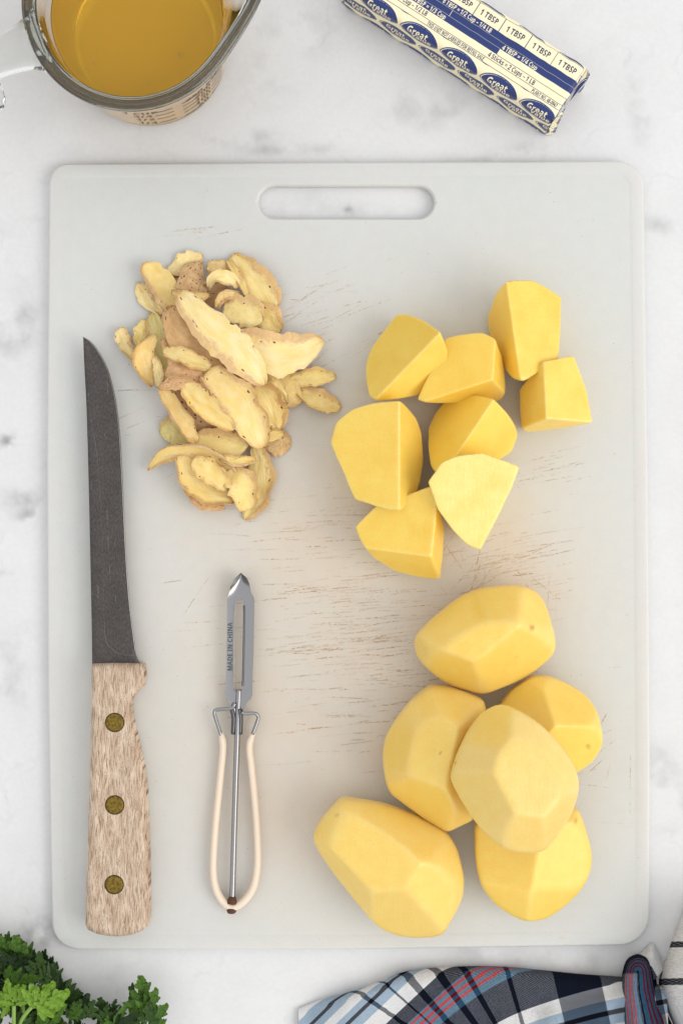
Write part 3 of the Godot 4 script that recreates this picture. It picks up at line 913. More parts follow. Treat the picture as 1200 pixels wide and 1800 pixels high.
# ------------------------------------------------------------------ knife
func knife() -> void:
	var fr := at(205, 1400, 0.0)
	var t := thing("kitchen_knife", "long kitchen knife with a dark blade and a worn wooden three-rivet handle", "knife", fr)

	# blade: spine at left, cutting edge at right
	var spine := [Vector2(163, 1172), Vector2(162, 1100), Vector2(160, 1000), Vector2(157, 860), Vector2(153, 720), Vector2(149, 640), Vector2(147, 592)]
	var edge := [Vector2(147, 592), Vector2(160, 600), Vector2(173, 616), Vector2(190, 648), Vector2(203, 697), Vector2(211, 755), Vector2(215, 820), Vector2(219, 900), Vector2(223, 980), Vector2(229, 1060), Vector2(236, 1118), Vector2(240, 1146), Vector2(243, 1158), Vector2(250, 1166), Vector2(251, 1172)]
	var sp := spline(spine, 30)
	var ed := spline(edge, 46)
	var hb := 0.0085
	# grid across the blade: spine, grind line, edge - a wedge 1.6 mm at the spine
	var v := PackedVector3Array()
	var uv := PackedVector2Array()
	var rows := 60
	var cols := 9
	for face in 2:
		for j in rows + 1:
			var f := float(j) / rows
			var yy := lerpf(593.5, 1170.0, pow(f, 1.15))
			var xl := along(sp, yy)
			var xr := along(ed, yy) - 1.8
			for i in cols:
				var s := float(i) / (cols - 1)
				var thick := 0.0008 * (1.0 - 0.1 * s)
				# the grind: thins from a line a third of the way across
				if yy < 1150.0: thick -= 0.00055 * smoothstep(0.30, 0.42, s) * smoothstep(1150.0, 1128.0, yy)
				var p := at(lerpf(xl, xr, s), yy, hb)
				p.y += thick * (1.0 if face == 0 else -1.0)
				v.append(p - fr)
				uv.append(Vector2((lerpf(xl, xr, s) - 140) / 120.0, (yy - 590) / 600.0))
	var idx := PackedInt32Array()
	var per := (rows + 1) * cols
	for face in 2:
		for k in grid_index(cols, rows + 1):
			idx.append(k + face * per)
	var two := grid_index(cols, rows + 1).size()
	for k in range(two, two * 2, 3):
		var q := idx[k + 1]
		idx[k + 1] = idx[k + 2]
		idx[k + 2] = q
	for j in rows:
		for e in 2:
			var a := j * cols + (0 if e == 0 else cols - 1)
			var b := a + cols
			idx.append_array([a, b, a + per, b, b + per, a + per] if e == 0 else [a, a + per, b, b, a + per, b + per])
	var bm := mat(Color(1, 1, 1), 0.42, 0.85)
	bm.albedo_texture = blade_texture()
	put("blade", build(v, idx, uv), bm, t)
	# bright sharpened edge
	v = PackedVector3Array()
	for j in ed.size():
		var q: Vector2 = ed[j]
		if q.y > 1150: continue
		for k in 3:
			var p := at(q.x + [-1.7, 0.0, -1.7][k], q.y + (1.0 if q.y < 640 and k != 1 else 0.0), hb)
			p.y += [0.00030, 0.0, -0.00030][k]
			v.append(p - fr)
	put("cutting_edge", build(v, grid_index(3, v.size() / 3), PackedVector2Array(), PackedColorArray(), false), M.edge, t)
	# handle
	var hp := [Vector2(162, 1167), Vector2(161, 1230), Vector2(160, 1300), Vector2(158, 1380), Vector2(156, 1450), Vector2(153, 1540), Vector2(151, 1600), Vector2(151, 1625), Vector2(155, 1634), Vector2(170, 1641), Vector2(190, 1645), Vector2(210, 1646), Vector2(232, 1643), Vector2(250, 1636), Vector2(260, 1628), Vector2(262, 1620), Vector2(262, 1560), Vector2(261, 1500), Vector2(259, 1440), Vector2(257, 1390), Vector2(252, 1350), Vector2(245, 1318), Vector2(236, 1282), Vector2(231, 1255), Vector2(230, 1240), Vector2(233, 1226), Vector2(243, 1215), Vector2(252, 1207), Vector2(254, 1198), Vector2(254, 1180), Vector2(252, 1168), Vector2(230, 1166), Vector2(200, 1166)]
	var thick := 0.0155
	var o := outline(hp, 0.012)
	var wood := mat(Color(1, 1, 1), 0.72)
	wood.albedo_texture = wood_texture()
	wood.heightmap_enabled = true
	wood.heightmap_texture = wood.albedo_texture
	wood.heightmap_scale = 0.012
	var k1 := (DIST - 0.012) / DIST * UNIT
	wood.uv1_scale = Vector3(1.0 / (130 * k1), 1.0 / (500 * k1), 1)
	wood.uv1_offset = Vector3(-(140 - 600) / 130.0 - (0.0), -(1155 - 900) / 500.0, 0)
	var mesh := slab(o, [[0.0022, TOP + 0.0002], [0.0008, TOP + 0.0010], [0.0, TOP + 0.0026], [0.0, TOP + thick - 0.0034], [0.0009, TOP + thick - 0.0012], [0.0024, TOP + thick - 0.0003], [0.0034, TOP + thick]])
	var hn := put("handle", mesh, wood, t)
	hn.position = -fr
	# brass rivets
	var brass := mat(Color(1, 1, 1), 0.5, 0.75)
	brass.albedo_texture = tinted_noise(64, 0.12, 61, Color(0.36, 0.29, 0.10), Color(0.60, 0.50, 0.22))
	brass.uv1_scale = Vector3(70, 70, 1)
	for q in [Vector2(202, 1270), Vector2(202, 1415), Vector2(201, 1555)]:
		var c := at(q.x, q.y, thick)
		var ring := PackedVector2Array()
		for k in 28:
			ring.append(Vector2(c.x, c.z) + Vector2(cos(TAU * k / 28), sin(TAU * k / 28)) * 0.0045)
		var y0 := TOP + thick
		var rv := put("rivet", slab(ring, [[0.0, y0 - 0.002], [0.0, y0 + 0.0001], [0.0006, y0 + 0.0003], [0.0012, y0 + 0.00034]]), brass, t)
		rv.position = -fr
		# the dark seam where wood and rivet meet
		var seam := PackedVector2Array()
		for k in 28:
			seam.append(Vector2(c.x, c.z) + Vector2(cos(TAU * k / 28), sin(TAU * k / 28)) * 0.0049)
		var sm := put("rivet_seam", slab(seam, [[0.0, y0 - 0.001], [0.0, y0 + 0.00004], [0.0003, y0 + 0.00006]]), mat(Color(0.05, 0.03, 0.018), 0.9), t)
		sm.position = -fr

func along(line: Array, y: float) -> float:
	# x of a polyline at height y
	for i in line.size() - 1:
		var a: Vector2 = line[i]
		var b: Vector2 = line[i + 1]
		if (a.y - y) * (b.y - y) <= 0.0 and absf(a.y - b.y) > 0.0001:
			return lerpf(a.x, b.x, (y - a.y) / (b.y - a.y))
	var p: Vector2 = line[0] if absf(line[0].y - y) < absf(line[line.size() - 1].y - y) else line[line.size() - 1]
	return p.x

func tinted_noise(size: int, freq: float, s: int, a: Color, b: Color) -> ImageTexture:
	var n := noise(freq, s, 3).get_seamless_image(size, size).get_data()
	var d := PackedByteArray()
	for k in n.size():
		var c := a.lerp(b, n[k] / 255.0)
		d.append_array([int(c.r * 255), int(c.g * 255), int(c.b * 255)])
	return texture(size, size, d)

func blade_texture() -> ImageTexture:
	var w := 128
	var h := 640
	var n := noise(0.35, 71, 2)
	var n2 := noise(0.02, 72, 3)
	var d := PackedByteArray()
	d.resize(w * h * 3)
	for j in h:
		for i in w:
			var g := 0.325 + n.get_noise_2d(i * 1.0, j * 0.35) * 0.07 + n2.get_noise_2d(i, j) * 0.02  # dark base grey: the reflection of a dim ceiling put into the colour
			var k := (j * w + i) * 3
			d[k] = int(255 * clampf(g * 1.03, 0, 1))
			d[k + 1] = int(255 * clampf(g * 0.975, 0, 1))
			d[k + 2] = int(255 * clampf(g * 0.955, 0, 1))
	var r := RandomNumberGenerator.new()
	r.seed = 9
	# the ground line that curves down to the heel
	var gl := spline([Vector2(161, 735), Vector2(168, 775), Vector2(173, 820), Vector2(179, 900), Vector2(182, 1000), Vector2(184, 1090), Vector2(186, 1118), Vector2(193, 1136), Vector2(212, 1149), Vector2(236, 1152)], 700)
	for q in gl:
		var i := int((q.x - 140.0) / 120.0 * w)
		var j := int((q.y - 590.0) / 600.0 * h)
		for e in 3:
			var k := (j * w + i) * 3 + e
			d[k] = int(lerpf(d[k], 150, 0.22))
			d[k + 3] = int(lerpf(d[k + 3], 40, 0.14))
	for q in 26:   # scratches along the steel and a few flecks
		var x := r.randf_range(10, 100)
		var y := r.randf_range(30, 600)
		var l := r.randi_range(1, 20) if q % 3 else r.randi_range(20, 70)
		for s in l:
			var i := int(x + s * r.randf_range(0.02, 0.1))
			var j := int(y + s)
			if j >= h or i >= w: continue
			var k := (j * w + i) * 3
			var f := r.randf_range(0.1, 0.5)
			for e in 3: d[k + e] = int(lerpf(d[k + e], 190, f))
	return texture(w, h, d)

func wood_texture() -> ImageTexture:
	var w := 260
	var h := 1000
	var d := PackedByteArray()
	d.resize(w * h * 3)
	var n1 := noise(0.35, 81, 3)
	var n2 := noise(0.03, 82, 3)
	var n3 := noise(0.9, 83, 1)
	for j in h:
		for i in w:
			var wav := n2.get_noise_2d(i * 0.5, j * 0.25) * 3.0
			var g := n1.get_noise_2d(i * 0.8 + wav, j * 0.011)
			var p := n3.get_noise_2d(i * 0.55 + wav, j * 0.016)
			var wide := n2.get_noise_2d(i * 1.0 + 300.0, j * 0.3)
			var c := Color(0.745, 0.65, 0.56).lerp(Color(0.85, 0.775, 0.695), clampf(0.5 + wide * 0.9 + g * 0.5, 0, 1))
			c = c.lerp(Color(0.585, 0.47, 0.36), clampf(g * 1.1 - 0.05, 0.0, 0.6))
			c = c.lerp(Color(0.37, 0.26, 0.18), clampf((p - 0.30) * 2.4, 0.0, 0.8))
			var k := (j * w + i) * 3
			d[k] = int(c.r * 255)
			d[k + 1] = int(c.g * 255)
			d[k + 2] = int(c.b * 255)
	return texture(w, h, d)

# ------------------------------------------------------------------ peeler
func peeler() -> void:
	var c := at(412, 1400, 0.0)
	var t := thing("vegetable_peeler", "swivel vegetable peeler with a steel blade and cream coated wire loop handle", "peeler", c)
	# swivelling blade: a steel strip bent to an arch across, with a long slot and a pointed tip
	var left := [Vector2(423.5, 1007), Vector2(413, 1016), Vector2(405, 1030), Vector2(402.5, 1043), Vector2(399, 1050), Vector2(399, 1080), Vector2(398, 1140), Vector2(396.5, 1200), Vector2(396, 1226), Vector2(402, 1234), Vector2(409, 1245), Vector2(412, 1254)]
	var right := [Vector2(423.5, 1007), Vector2(434, 1016), Vector2(439, 1028), Vector2(440.5, 1041), Vector2(446, 1050), Vector2(447, 1064), Vector2(445.5, 1140), Vector2(443.5, 1200), Vector2(443, 1226), Vector2(437, 1232), Vector2(429, 1243), Vector2(426, 1254)]
	var slot_l := [Vector2(421, 1052), Vector2(413.6, 1057), Vector2(411.2, 1068), Vector2(410.2, 1130), Vector2(409.2, 1200), Vector2(410.5, 1214), Vector2(419, 1218)]
	var slot_r := [Vector2(421, 1052), Vector2(427.5, 1056), Vector2(429.6, 1068), Vector2(428.6, 1130), Vector2(427, 1200), Vector2(425.5, 1214), Vector2(419, 1218)]
	var rows := []
	for y in [1007.6, 1010, 1014, 1019, 1025, 1031, 1037, 1043, 1048, 1051.9]: rows.append(y)
	var hgt := func(px: float, py: float) -> float:
		# arch across the blade; the tip dips like a spoon
		var m := (along(left, py) + along(right, py)) * 0.5
		var hw := maxf(2.0, (along(right, py) - along(left, py)) * 0.5)
		var s := (px - m) / hw
		var tip := smoothstep(1052.0, 1010.0, py)
		return 0.0058 + s * s * lerpf(0.0008, 0.0042, tip) - tip * 0.0010
	var v := PackedVector3Array()
	var idx := PackedInt32Array()
	var strip := func(ys: Array, a: Callable, b: Callable, n: int) -> void:
		var base := v.size()
		for y in ys:
			for i in n:
				var x := lerpf(a.call(y), b.call(y), i / (n - 1.0))
				var p := at(x, y, hgt.call(x, y))
				v.append(p - c)
		for k in grid_index(n, ys.size()): idx.append(base + k)
	var L := func(y: float) -> float: return along(left, y)
	var R := func(y: float) -> float: return along(right, y)
	var SL := func(y: float) -> float: return along(slot_l, y)
	var SR := func(y: float) -> float: return along(slot_r, y)
	strip.call([1007.4, 1010, 1014, 1019, 1025, 1031, 1037, 1043, 1048, 1052], L, R, 11)
	var mid := [1052.0]
	for k in 34: mid.append(1052.2 + 165.7 * (0.5 - 0.5 * cos(PI * k / 33.0)))
	strip.call(mid, L, SL, 6)
	strip.call(mid, SR, R, 6)
	strip.call([1217.9, 1222, 1228, 1234, 1240, 1247, 1254], L, R, 11)
	# a second skin 0.7 mm below, so that the strip has thickness
	var nv := v.size()
	var ni := idx.size()
	for k in nv: v.append(v[k] - Vector3(0, 0.0007, 0))
	for k in range(0, ni, 3): idx.append_array([idx[k] + nv, idx[k + 2] + nv, idx[k + 1] + nv])
	put("blade", build(v, idx, PackedVector2Array(), PackedColorArray(), false), M.steel, t)
	# sharpened lips along the slot; the right one's shade is in its colour
	for e in 2:
		var lip := []
		for k in 12:
			var y := lerpf(1064.0, 1206.0, k / 11.0)
			var x: float = (SL.call(y) + 0.6) if e == 0 else (SR.call(y) - 0.2)
			lip.append(at(x, y, hgt.call(x, y) + 0.0004) - c)
		put("slot_lip", tube(lip, [0.00025 if e == 0 else 0.0005], 6), M.dark_steel if e else M.steel, t)
	# stamped lettering up the left strip
	var tm := TextMesh.new()
	tm.text = "MADE IN CHINA"
	tm.font = bold
	tm.font_size = 32
	tm.pixel_size = 0.0000895
	tm.depth = 0.00005
	var word := put("stamped_lettering", tm, mat(Color(0.085, 0.085, 0.09), 0.5, 0.7), t)
	var wp := at(404.6, 1137, hgt.call(404.6, 1137) + 0.00022)
	word.position = wp - c
	var tilt := atan2(hgt.call(409.0, 1137) - hgt.call(402.0, 1137), 7.0 * UNIT)
	word.basis = Basis(Vector3(0, 0, -1), Vector3(-cos(tilt), -sin(tilt), 0), Vector3(-sin(tilt), cos(tilt), 0))
	# axle, the folded collar that grips it, the wire arms and the coated loop
	var axle := []
	for q in [[420, 1212, 5.5], [418.5, 1240, 5.6], [417, 1290, 5.4], [414, 1380, 4.6], [411, 1480, 4.2], [408, 1586, 4.0]]:
		axle.append(at(q[0], q[1], q[2] * 0.001) - c)
	put("axle", tube(spline(axle, 24), [0.00145], 12), M.steel, t)
	for e in [-1.0, 1.0]:
		var cl := []
		for q in [[412 + e * 6.5, 1246, 5.6], [415 + e * 6.0, 1262, 5.6], [414 + e * 6.2, 1290, 5.2]]:
			cl.append(at(q[0] + 2.0, q[1], q[2] * 0.001) - c)
		put("collar", tube(spline(cl, 8), [0.0012], 10, 1.5), M.dark_steel, t)
	for e in 2:
		var pts := [[413, 1236, 7], [409, 1244, 7], [400, 1246, 6], [382, 1247.5, 5], [377, 1251, 5], [378, 1260, 5], [389, 1293, 5]] if e == 0 else [[424, 1252, 7], [430, 1254, 6.6], [447, 1254, 5.6], [453, 1258, 5], [453, 1266, 5], [444, 1291, 5]]
		var p := []
		for q in pts: p.append(at(q[0], q[1], q[2] * 0.001) - c)
		put("wire_arm", tube(spline(p, 22), [0.00092], 10), M.steel, t)
	var loop := []
	for q in [[388, 1287], [391, 1300], [392, 1316], [389, 1350], [384, 1400], [379, 1450], [375.5, 1500], [375, 1535], [379, 1560], [387, 1578], [398, 1590], [409, 1594], [421, 1590], [434, 1578], [445, 1560], [451, 1535], [453, 1505], [451, 1450], [447, 1400], [442, 1350], [438.5, 1318], [440, 1302], [446, 1287]]:
		loop.append(at(q[0], q[1], 0.0042) - c)
	var sm := spline(loop, 90)
	var rad := []
	for k in sm.size():
		var e := minf(k, sm.size() - 1 - k) / 4.0
		rad.append(lerpf(0.0010, 0.00178, minf(1.0, e)) * (1.0 + 0.16 * smoothstep(20.0, 45.0, 45.0 - absf(k - 45.0))))
	put("coated_loop", tube(sm, rad, 14, 1.25), M.coating, t)
	# rust where the axle passes the loop
	var ru := [at(408.5, 1577, 0.0046) - c, at(408, 1583, 0.0046) - c, at(407.6, 1588, 0.0046) - c]
	put("rusty_collar", tube(ru, [0.0018, 0.0024, 0.0028], 12), M.rust, t)
	var cap := [at(407, 1596, 0.0046) - c, at(407, 1600, 0.0046) - c, at(407, 1603.5, 0.0044) - c]
	put("rusty_rivet_end", tube(cap, [0.0024, 0.0026, 0.0022], 12), M.rust, t)

# ------------------------------------------------------------------ measuring cup
func measuring_cup() -> void:
	var c := Vector3(-0.0972, 0.0, -0.2356)
	var t := thing("measuring_cup", "clear glass measuring cup with printed scales and a glass handle", "measuring cup", c)
	var spout := -0.35      # angle in x, z
	var na := 96
	# outside from the foot up, over the rim, down inside
	var prof := [[0.0, 0.0022], [0.026, 0.0022], [0.0320, 0.0016], [0.0340, 0.0004], [0.0360, 0.0006], [0.0380, 0.0024], [0.0392, 0.0060], [0.0400, 0.012], [0.0418, 0.030], [0.0440, 0.048], [0.0460, 0.062], [0.0474, 0.0690], [0.0486, 0.0735], [0.0490, 0.0755], [0.0486, 0.0765], [0.0470, 0.0768], [0.0457, 0.0764], [0.0451, 0.0755], [0.0444, 0.0735], [0.0430, 0.0690], [0.0412, 0.062], [0.0394, 0.048], [0.0374, 0.030], [0.0355, 0.013], [0.0344, 0.0090], [0.0320, 0.0068], [0.0260, 0.0058], [0.0, 0.0056]]
	var v := PackedVector3Array()
	for st in prof:
		for k in na:
			var a := TAU * k / na
			var lipped := exp(-pow(angle_difference(a, spout) / 0.5, 2.0)) * smoothstep(0.050, 0.078, st[1])
			var r: float = st[0] + (0.015 * lipped if st[0] > 0.038 else 0.0)
			v.append(Vector3(cos(a) * r, st[1] + 0.0002 + lipped * 0.001, sin(a) * r))
	put("glass_body", build(v, grid_index(na, prof.size(), true)), M.glass, t)
	# thick rim bead; the dark room it would reflect is put into its tint
	v = PackedVector3Array()
	var nb := 18
	for k in na:
		var a := TAU * k / na
		var lipped := exp(-pow(angle_difference(a, spout) / 0.5, 2.0))
		for e in nb:
			var an := -TAU * e / nb
			var r: float = 0.0471 + 0.015 * lipped + cos(an) * 0.0035
			v.append(Vector3(cos(a) * r, 0.0782 + lipped * 0.001 + sin(an) * 0.0026, sin(a) * r))
	var loop_idx := PackedInt32Array()
	for k in na:
		for e in nb:
			var p0 := k * nb + e
			var p1 := k * nb + (e + 1) % nb
			var q0 := ((k + 1) % na) * nb + e
			var q1 := ((k + 1) % na) * nb + (e + 1) % nb
			loop_idx.append_array([p0, p1, q0, p1, q1, q0])
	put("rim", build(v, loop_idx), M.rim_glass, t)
	# handle: a thick strap leaving the rim and turning down
	var dir := Vector3(-0.94, 0, 0.341)
	var side := Vector3(-dir.z, 0, dir.x)
	var path := [[0.0462, 0.0700], [0.054, 0.0705], [0.066, 0.0705], [0.077, 0.0665], [0.083, 0.056], [0.084, 0.042], [0.082, 0.028], [0.079, 0.020]]
	var pp := []
	for q in path: pp.append(Vector2(q[0], q[1]))
	pp = spline(pp, 36)
	v = PackedVector3Array()
	var ns := 20
	for i in pp.size():
		var a: Vector2 = pp[maxi(i - 1, 0)]
		var b: Vector2 = pp[mini(i + 1, pp.size() - 1)]
		var tan := (b - a).normalized()
		var nrm := Vector2(-tan.y, tan.x)
		var f := float(i) / (pp.size() - 1)
		var wide := 0.0092 + 0.0090 * exp(-f * 11.0)
		var thick := 0.0056
		if i >= pp.size() - 3:
			var s := [0.9, 0.65, 0.2][i - pp.size() + 3] as float
			wide *= s
			thick *= s
		for k in ns:
			var an := TAU * k / ns
			var sx := signf(cos(an)) * pow(absf(cos(an)), 0.7) * wide
			var sy := signf(sin(an)) * pow(absf(sin(an)), 0.7) * thick
			var q: Vector2 = pp[i] + nrm * sy
			v.append(dir * q.x + Vector3(0, q.y, 0) + side * sx)
	var idx := grid_index(ns, pp.size(), true)
	for e in 2:
		var base := 0 if e == 0 else (pp.size() - 1) * ns
		var m := Vector3.ZERO
		for k in ns: m += v[base + k] / ns
		v.append(m)
		for k in ns:
			if e == 0: idx.append_array([v.size() - 1, base + (k + 1) % ns, base + k])
			else: idx.append_array([v.size() - 1, base + k, base + (k + 1) % ns])
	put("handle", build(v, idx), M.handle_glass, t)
	# printed scales on the outside, read from the front and the right
	var wall := func(h: float) -> float: return (lerpf(0.0400, 0.0418, (h - 0.012) / 0.018) if h < 0.030 else lerpf(0.0418, 0.0440, (h - 0.030) / 0.018)) + 0.0002
	for col in [[1.36, ["1 CUP", "3/4", "1/2", "1/4"], 4], [0.98, ["", "", "", "", ""], 5], [0.60, ["250 ML", "200", "150", "100", "50"], 5]]:
		for k in int(col[2]):
			var h := 0.050 - k * (0.0105 if col[2] == 4 else 0.0088)
			var a0: float = col[0]
			# a ruled line
			var lv := PackedVector3Array()
			for i in 9:
				var a := a0 - 0.11 + 0.22 * i / 8.0 - (0.05 if col[1][k] else 0.0)
				for e in 2:
					var r: float = wall.call(h)
					lv.append(Vector3(cos(a) * r, h + (0.0005 if e else -0.0005), sin(a) * r))
			put("scale_line", build(lv, grid_index(2, 9), PackedVector2Array(), PackedColorArray(), false), M.ink, t)
			if col[1][k]:
				var tri := text_tris(col[1][k], 0.0048)
				var tv := PackedVector3Array()
				var ti := PackedInt32Array()
				for q in tri:
					var hh := h + q.y
					var r: float = wall.call(hh)
					var a := a0 + 0.20 - q.x / r
					tv.append(Vector3(cos(a) * r, hh, sin(a) * r))
					ti.append(ti.size())
				put("scale_number", build(tv, ti, PackedVector2Array(), PackedColorArray(), false), M.ink, t)
	# broth inside
	var bp := [[0.0, 0.0057], [0.0261, 0.0059], [0.0322, 0.0069], [0.0347, 0.0091], [0.0359, 0.0130], [0.0376, 0.030], [0.0396, 0.048], [0.0409, 0.0585], [0.0403, 0.0578], [0.0390, 0.0575], [0.0, 0.0575]]
	v = PackedVector3Array()
	for st in bp:
		for k in na:
			var a := TAU * k / na
			v.append(Vector3(cos(a) * st[0], st[1], sin(a) * st[0]))
	var b := put("broth", build(v, grid_index(na, bp.size(), true)), M.broth)
	b.position = c + Vector3(0, 0.0002, 0)
	for q in [[0.021, 0.018, 0.0011], [-0.020, 0.022, 0.0008], [-0.024, 0.026, 0.0006], [0.006, 0.031, 0.0007]]:
		var bub := SphereMesh.new()
		bub.radius = q[2]
		bub.height = q[2] * 1.2
		bub.radial_segments = 12
		bub.rings = 6
		var bo := put("bubble", bub, M.glass, b)
		bo.position = Vector3(q[0], 0.0576, q[1])
	tag(b, "clear golden broth filling the glass measuring cup", "broth")

func text_tris(s: String, size: float) -> PackedVector2Array:
	# the letters as flat triangles, centred, size = height of the type
	var tm := TextMesh.new()
	tm.text = s
	tm.font = bold
	tm.font_size = 64
	tm.pixel_size = size / 64.0
	tm.depth = 0.0
	var out := PackedVector2Array()
	var arr := tm.get_mesh_arrays()
	if arr.is_empty(): return out
	var v: PackedVector3Array = arr[Mesh.ARRAY_VERTEX]
	var idx: PackedInt32Array = arr[Mesh.ARRAY_INDEX] if arr[Mesh.ARRAY_INDEX] != null else PackedInt32Array(range(v.size()))
	for k in idx: out.append(Vector2(v[k].x, v[k].y))
	return out

# ------------------------------------------------------------------ butter
var art := PackedByteArray()
var art_w := 1240
var art_h := 1024
const MM := 8.0     # texels per millimetre

func fill_tri(a: Vector2, b: Vector2, c: Vector2, col: Color) -> void:
	var x0 := maxi(0, int(floor(minf(a.x, minf(b.x, c.x)))))
	var x1 := mini(art_w - 1, int(ceil(maxf(a.x, maxf(b.x, c.x)))))
	var y0 := maxi(0, int(floor(minf(a.y, minf(b.y, c.y)))))
	var y1 := mini(art_h - 1, int(ceil(maxf(a.y, maxf(b.y, c.y)))))
	var area := (b - a).cross(c - a)
	if absf(area) < 0.001: return
	var s := signf(area)
	for y in range(y0, y1 + 1):
		for x in range(x0, x1 + 1):
			var p := Vector2(x + 0.5, y + 0.5)
			if (b - a).cross(p - a) * s >= 0 and (c - b).cross(p - b) * s >= 0 and (a - c).cross(p - c) * s >= 0:
				var k := (y * art_w + x) * 3
				art[k] = int(col.r * 255)
				art[k + 1] = int(col.g * 255)
				art[k + 2] = int(col.b * 255)

func ink_rect(u0: float, q0: float, u1: float, q1: float, col: Color) -> void:
	fill_tri(Vector2(u0, q0) * MM, Vector2(u1, q0) * MM, Vector2(u1, q1) * MM, col)
	fill_tri(Vector2(u0, q0) * MM, Vector2(u1, q1) * MM, Vector2(u0, q1) * MM, col)

func ink_text(s: String, u: float, q: float, size: float, col: Color, wide := 0.0, lean := 0.0, clip_q := 999.0) -> void:
	var t := text_tris(s, size)
	var lo := 1e9
	var hi := -1e9
	for p in t:
		lo = minf(lo, p.x)
		hi = maxf(hi, p.x)
	var f := wide / (hi - lo) if wide > 0.0 and hi > lo else 1.0
	for k in range(0, t.size(), 3):
		var tri := []
		for e in 3:
			var p := t[k + e]
			tri.append(Vector2(u + p.x * f, minf(clip_q, q + p.y + lean * p.x * f)) * MM)
		fill_tri(tri[0], tri[1], tri[2], col)

func ink_oval(u: float, q: float, a: float, b: float, col: Color, clip_q := 999.0) -> void:
	for k in 40:
		var p := Vector2(u + cos(TAU * k / 40) * a, minf(clip_q, q + sin(TAU * k / 40) * b))
		var r := Vector2(u + cos(TAU * (k + 1) / 40) * a, minf(clip_q, q + sin(TAU * (k + 1) / 40) * b))
		fill_tri(Vector2(u, minf(clip_q, q)) * MM, p * MM, r * MM, col)

func butter_art() -> ImageTexture:
	var cream := Color(0.955, 0.91, 0.77)
	var blue := Color(0.115, 0.195, 0.43)
	art.resize(art_w * art_h * 3)
	for k in art_w * art_h:
		art[k * 3] = int(cream.r * 255)
		art[k * 3 + 1] = int(cream.g * 255)
		art[k * 3 + 2] = int(cream.b * 255)
	var u0 := 16.0     # where the stick itself begins on the sheet
	# logos all over, in staggered rows
	for row in 9:
		var q := 0.5 + row * 14.6
		for k in 8:
			var u := -6.0 + k * 23.4 + (11.7 if row % 2 else 0.0) + u0 * 0.5
			ink_oval(u, q, 11.0, 6.9, blue)
			ink_oval(u, q - 0.1, 10.5, 6.4, cream)
			ink_oval(u + 0.25, q + 0.1, 10.2, 6.1, blue)
			ink_text("Great", u - 1.2, q + 1.8, 6.0, cream, 11.0, 0.08)
			ink_text("Value", u + 1.6, q - 2.2, 6.0, cream, 11.0, 0.08)
	# the measuring panel along the top
	ink_rect(0, 52.2, 155, 78.2, cream)
	var dark := Color(0.13, 0.16, 0.30)
	for k in 9:
		var u := u0 + 0.6 + k * 15.2
		ink_rect(u - 0.18, 70.0, u + 0.18, 77.6, dark)
		ink_text("1 TBSP", u + 7.6, 73.7, 4.3, dark, 10.0)
	ink_rect(0, 77.6, 155, 77.9, dark)
	ink_rect(0, 66.4, 155, 70.0, blue)
	ink_rect(0, 62.9, 155, 66.2, blue)
	ink_rect(0, 59.4, u0 + 82, 62.7, blue)
	ink_rect(u0 + 52, 62.9, u0 + 52.3, 66.2, cream)
	ink_text("8 TBSP = 1/2 Cup – 1/4 LB", u0 + 59.6, 68.1, 3.5, cream, 28)
	ink_text("4 TBSP = 1/4 Cup", u0 + 92.5, 64.5, 3.5, cream, 20)
	ink_text("2 2/3 TBSP = 1/4 Cup", u0 + 20, 64.5, 3.5, cream, 24)
	ink_text("5 1/3 TBSP = 1/3 Cup", u0 + 39, 61.0, 3.5, cream, 24)
	ink_rect(u0 + 82, 59.2, 155, 59.45, dark)
	ink_text("4 Sticks = 2 Cups – 1 LB", u0 + 92, 57.4, 3.6, dark, 27)
	ink_text("2 Sticks = 1 Cup – 1/2 LB", u0 + 29, 57.4, 3.6, dark, 27)
	ink_rect(0, 55.3, 155, 55.55, dark)
	ink_text("THIS UNIT NOT LABELED FOR RETAIL SALE", u0 + 61.5, 53.8, 2.9, dark, 33)
	ink_text("PLANT NO. 48-0947", u0 + 113.5, 53.8, 2.9, dark, 14.5)
	ink_rect(0, 52.2, 155, 52.45, dark)
	for e in 2:     # the folded ends carry the ovals again
		for k in 3:
			var u := 5.0 if e == 0 else 150.5
			ink_oval(u, 52.0 + k * 13.0, 6.5, 6.2, blue)
			ink_oval(u, 52.0 + k * 13.0, 5.9, 5.6, cream)
			ink_oval(u, 52.0 + k * 13.0, 5.5, 5.2, blue)
	return texture(art_w, art_h, art)

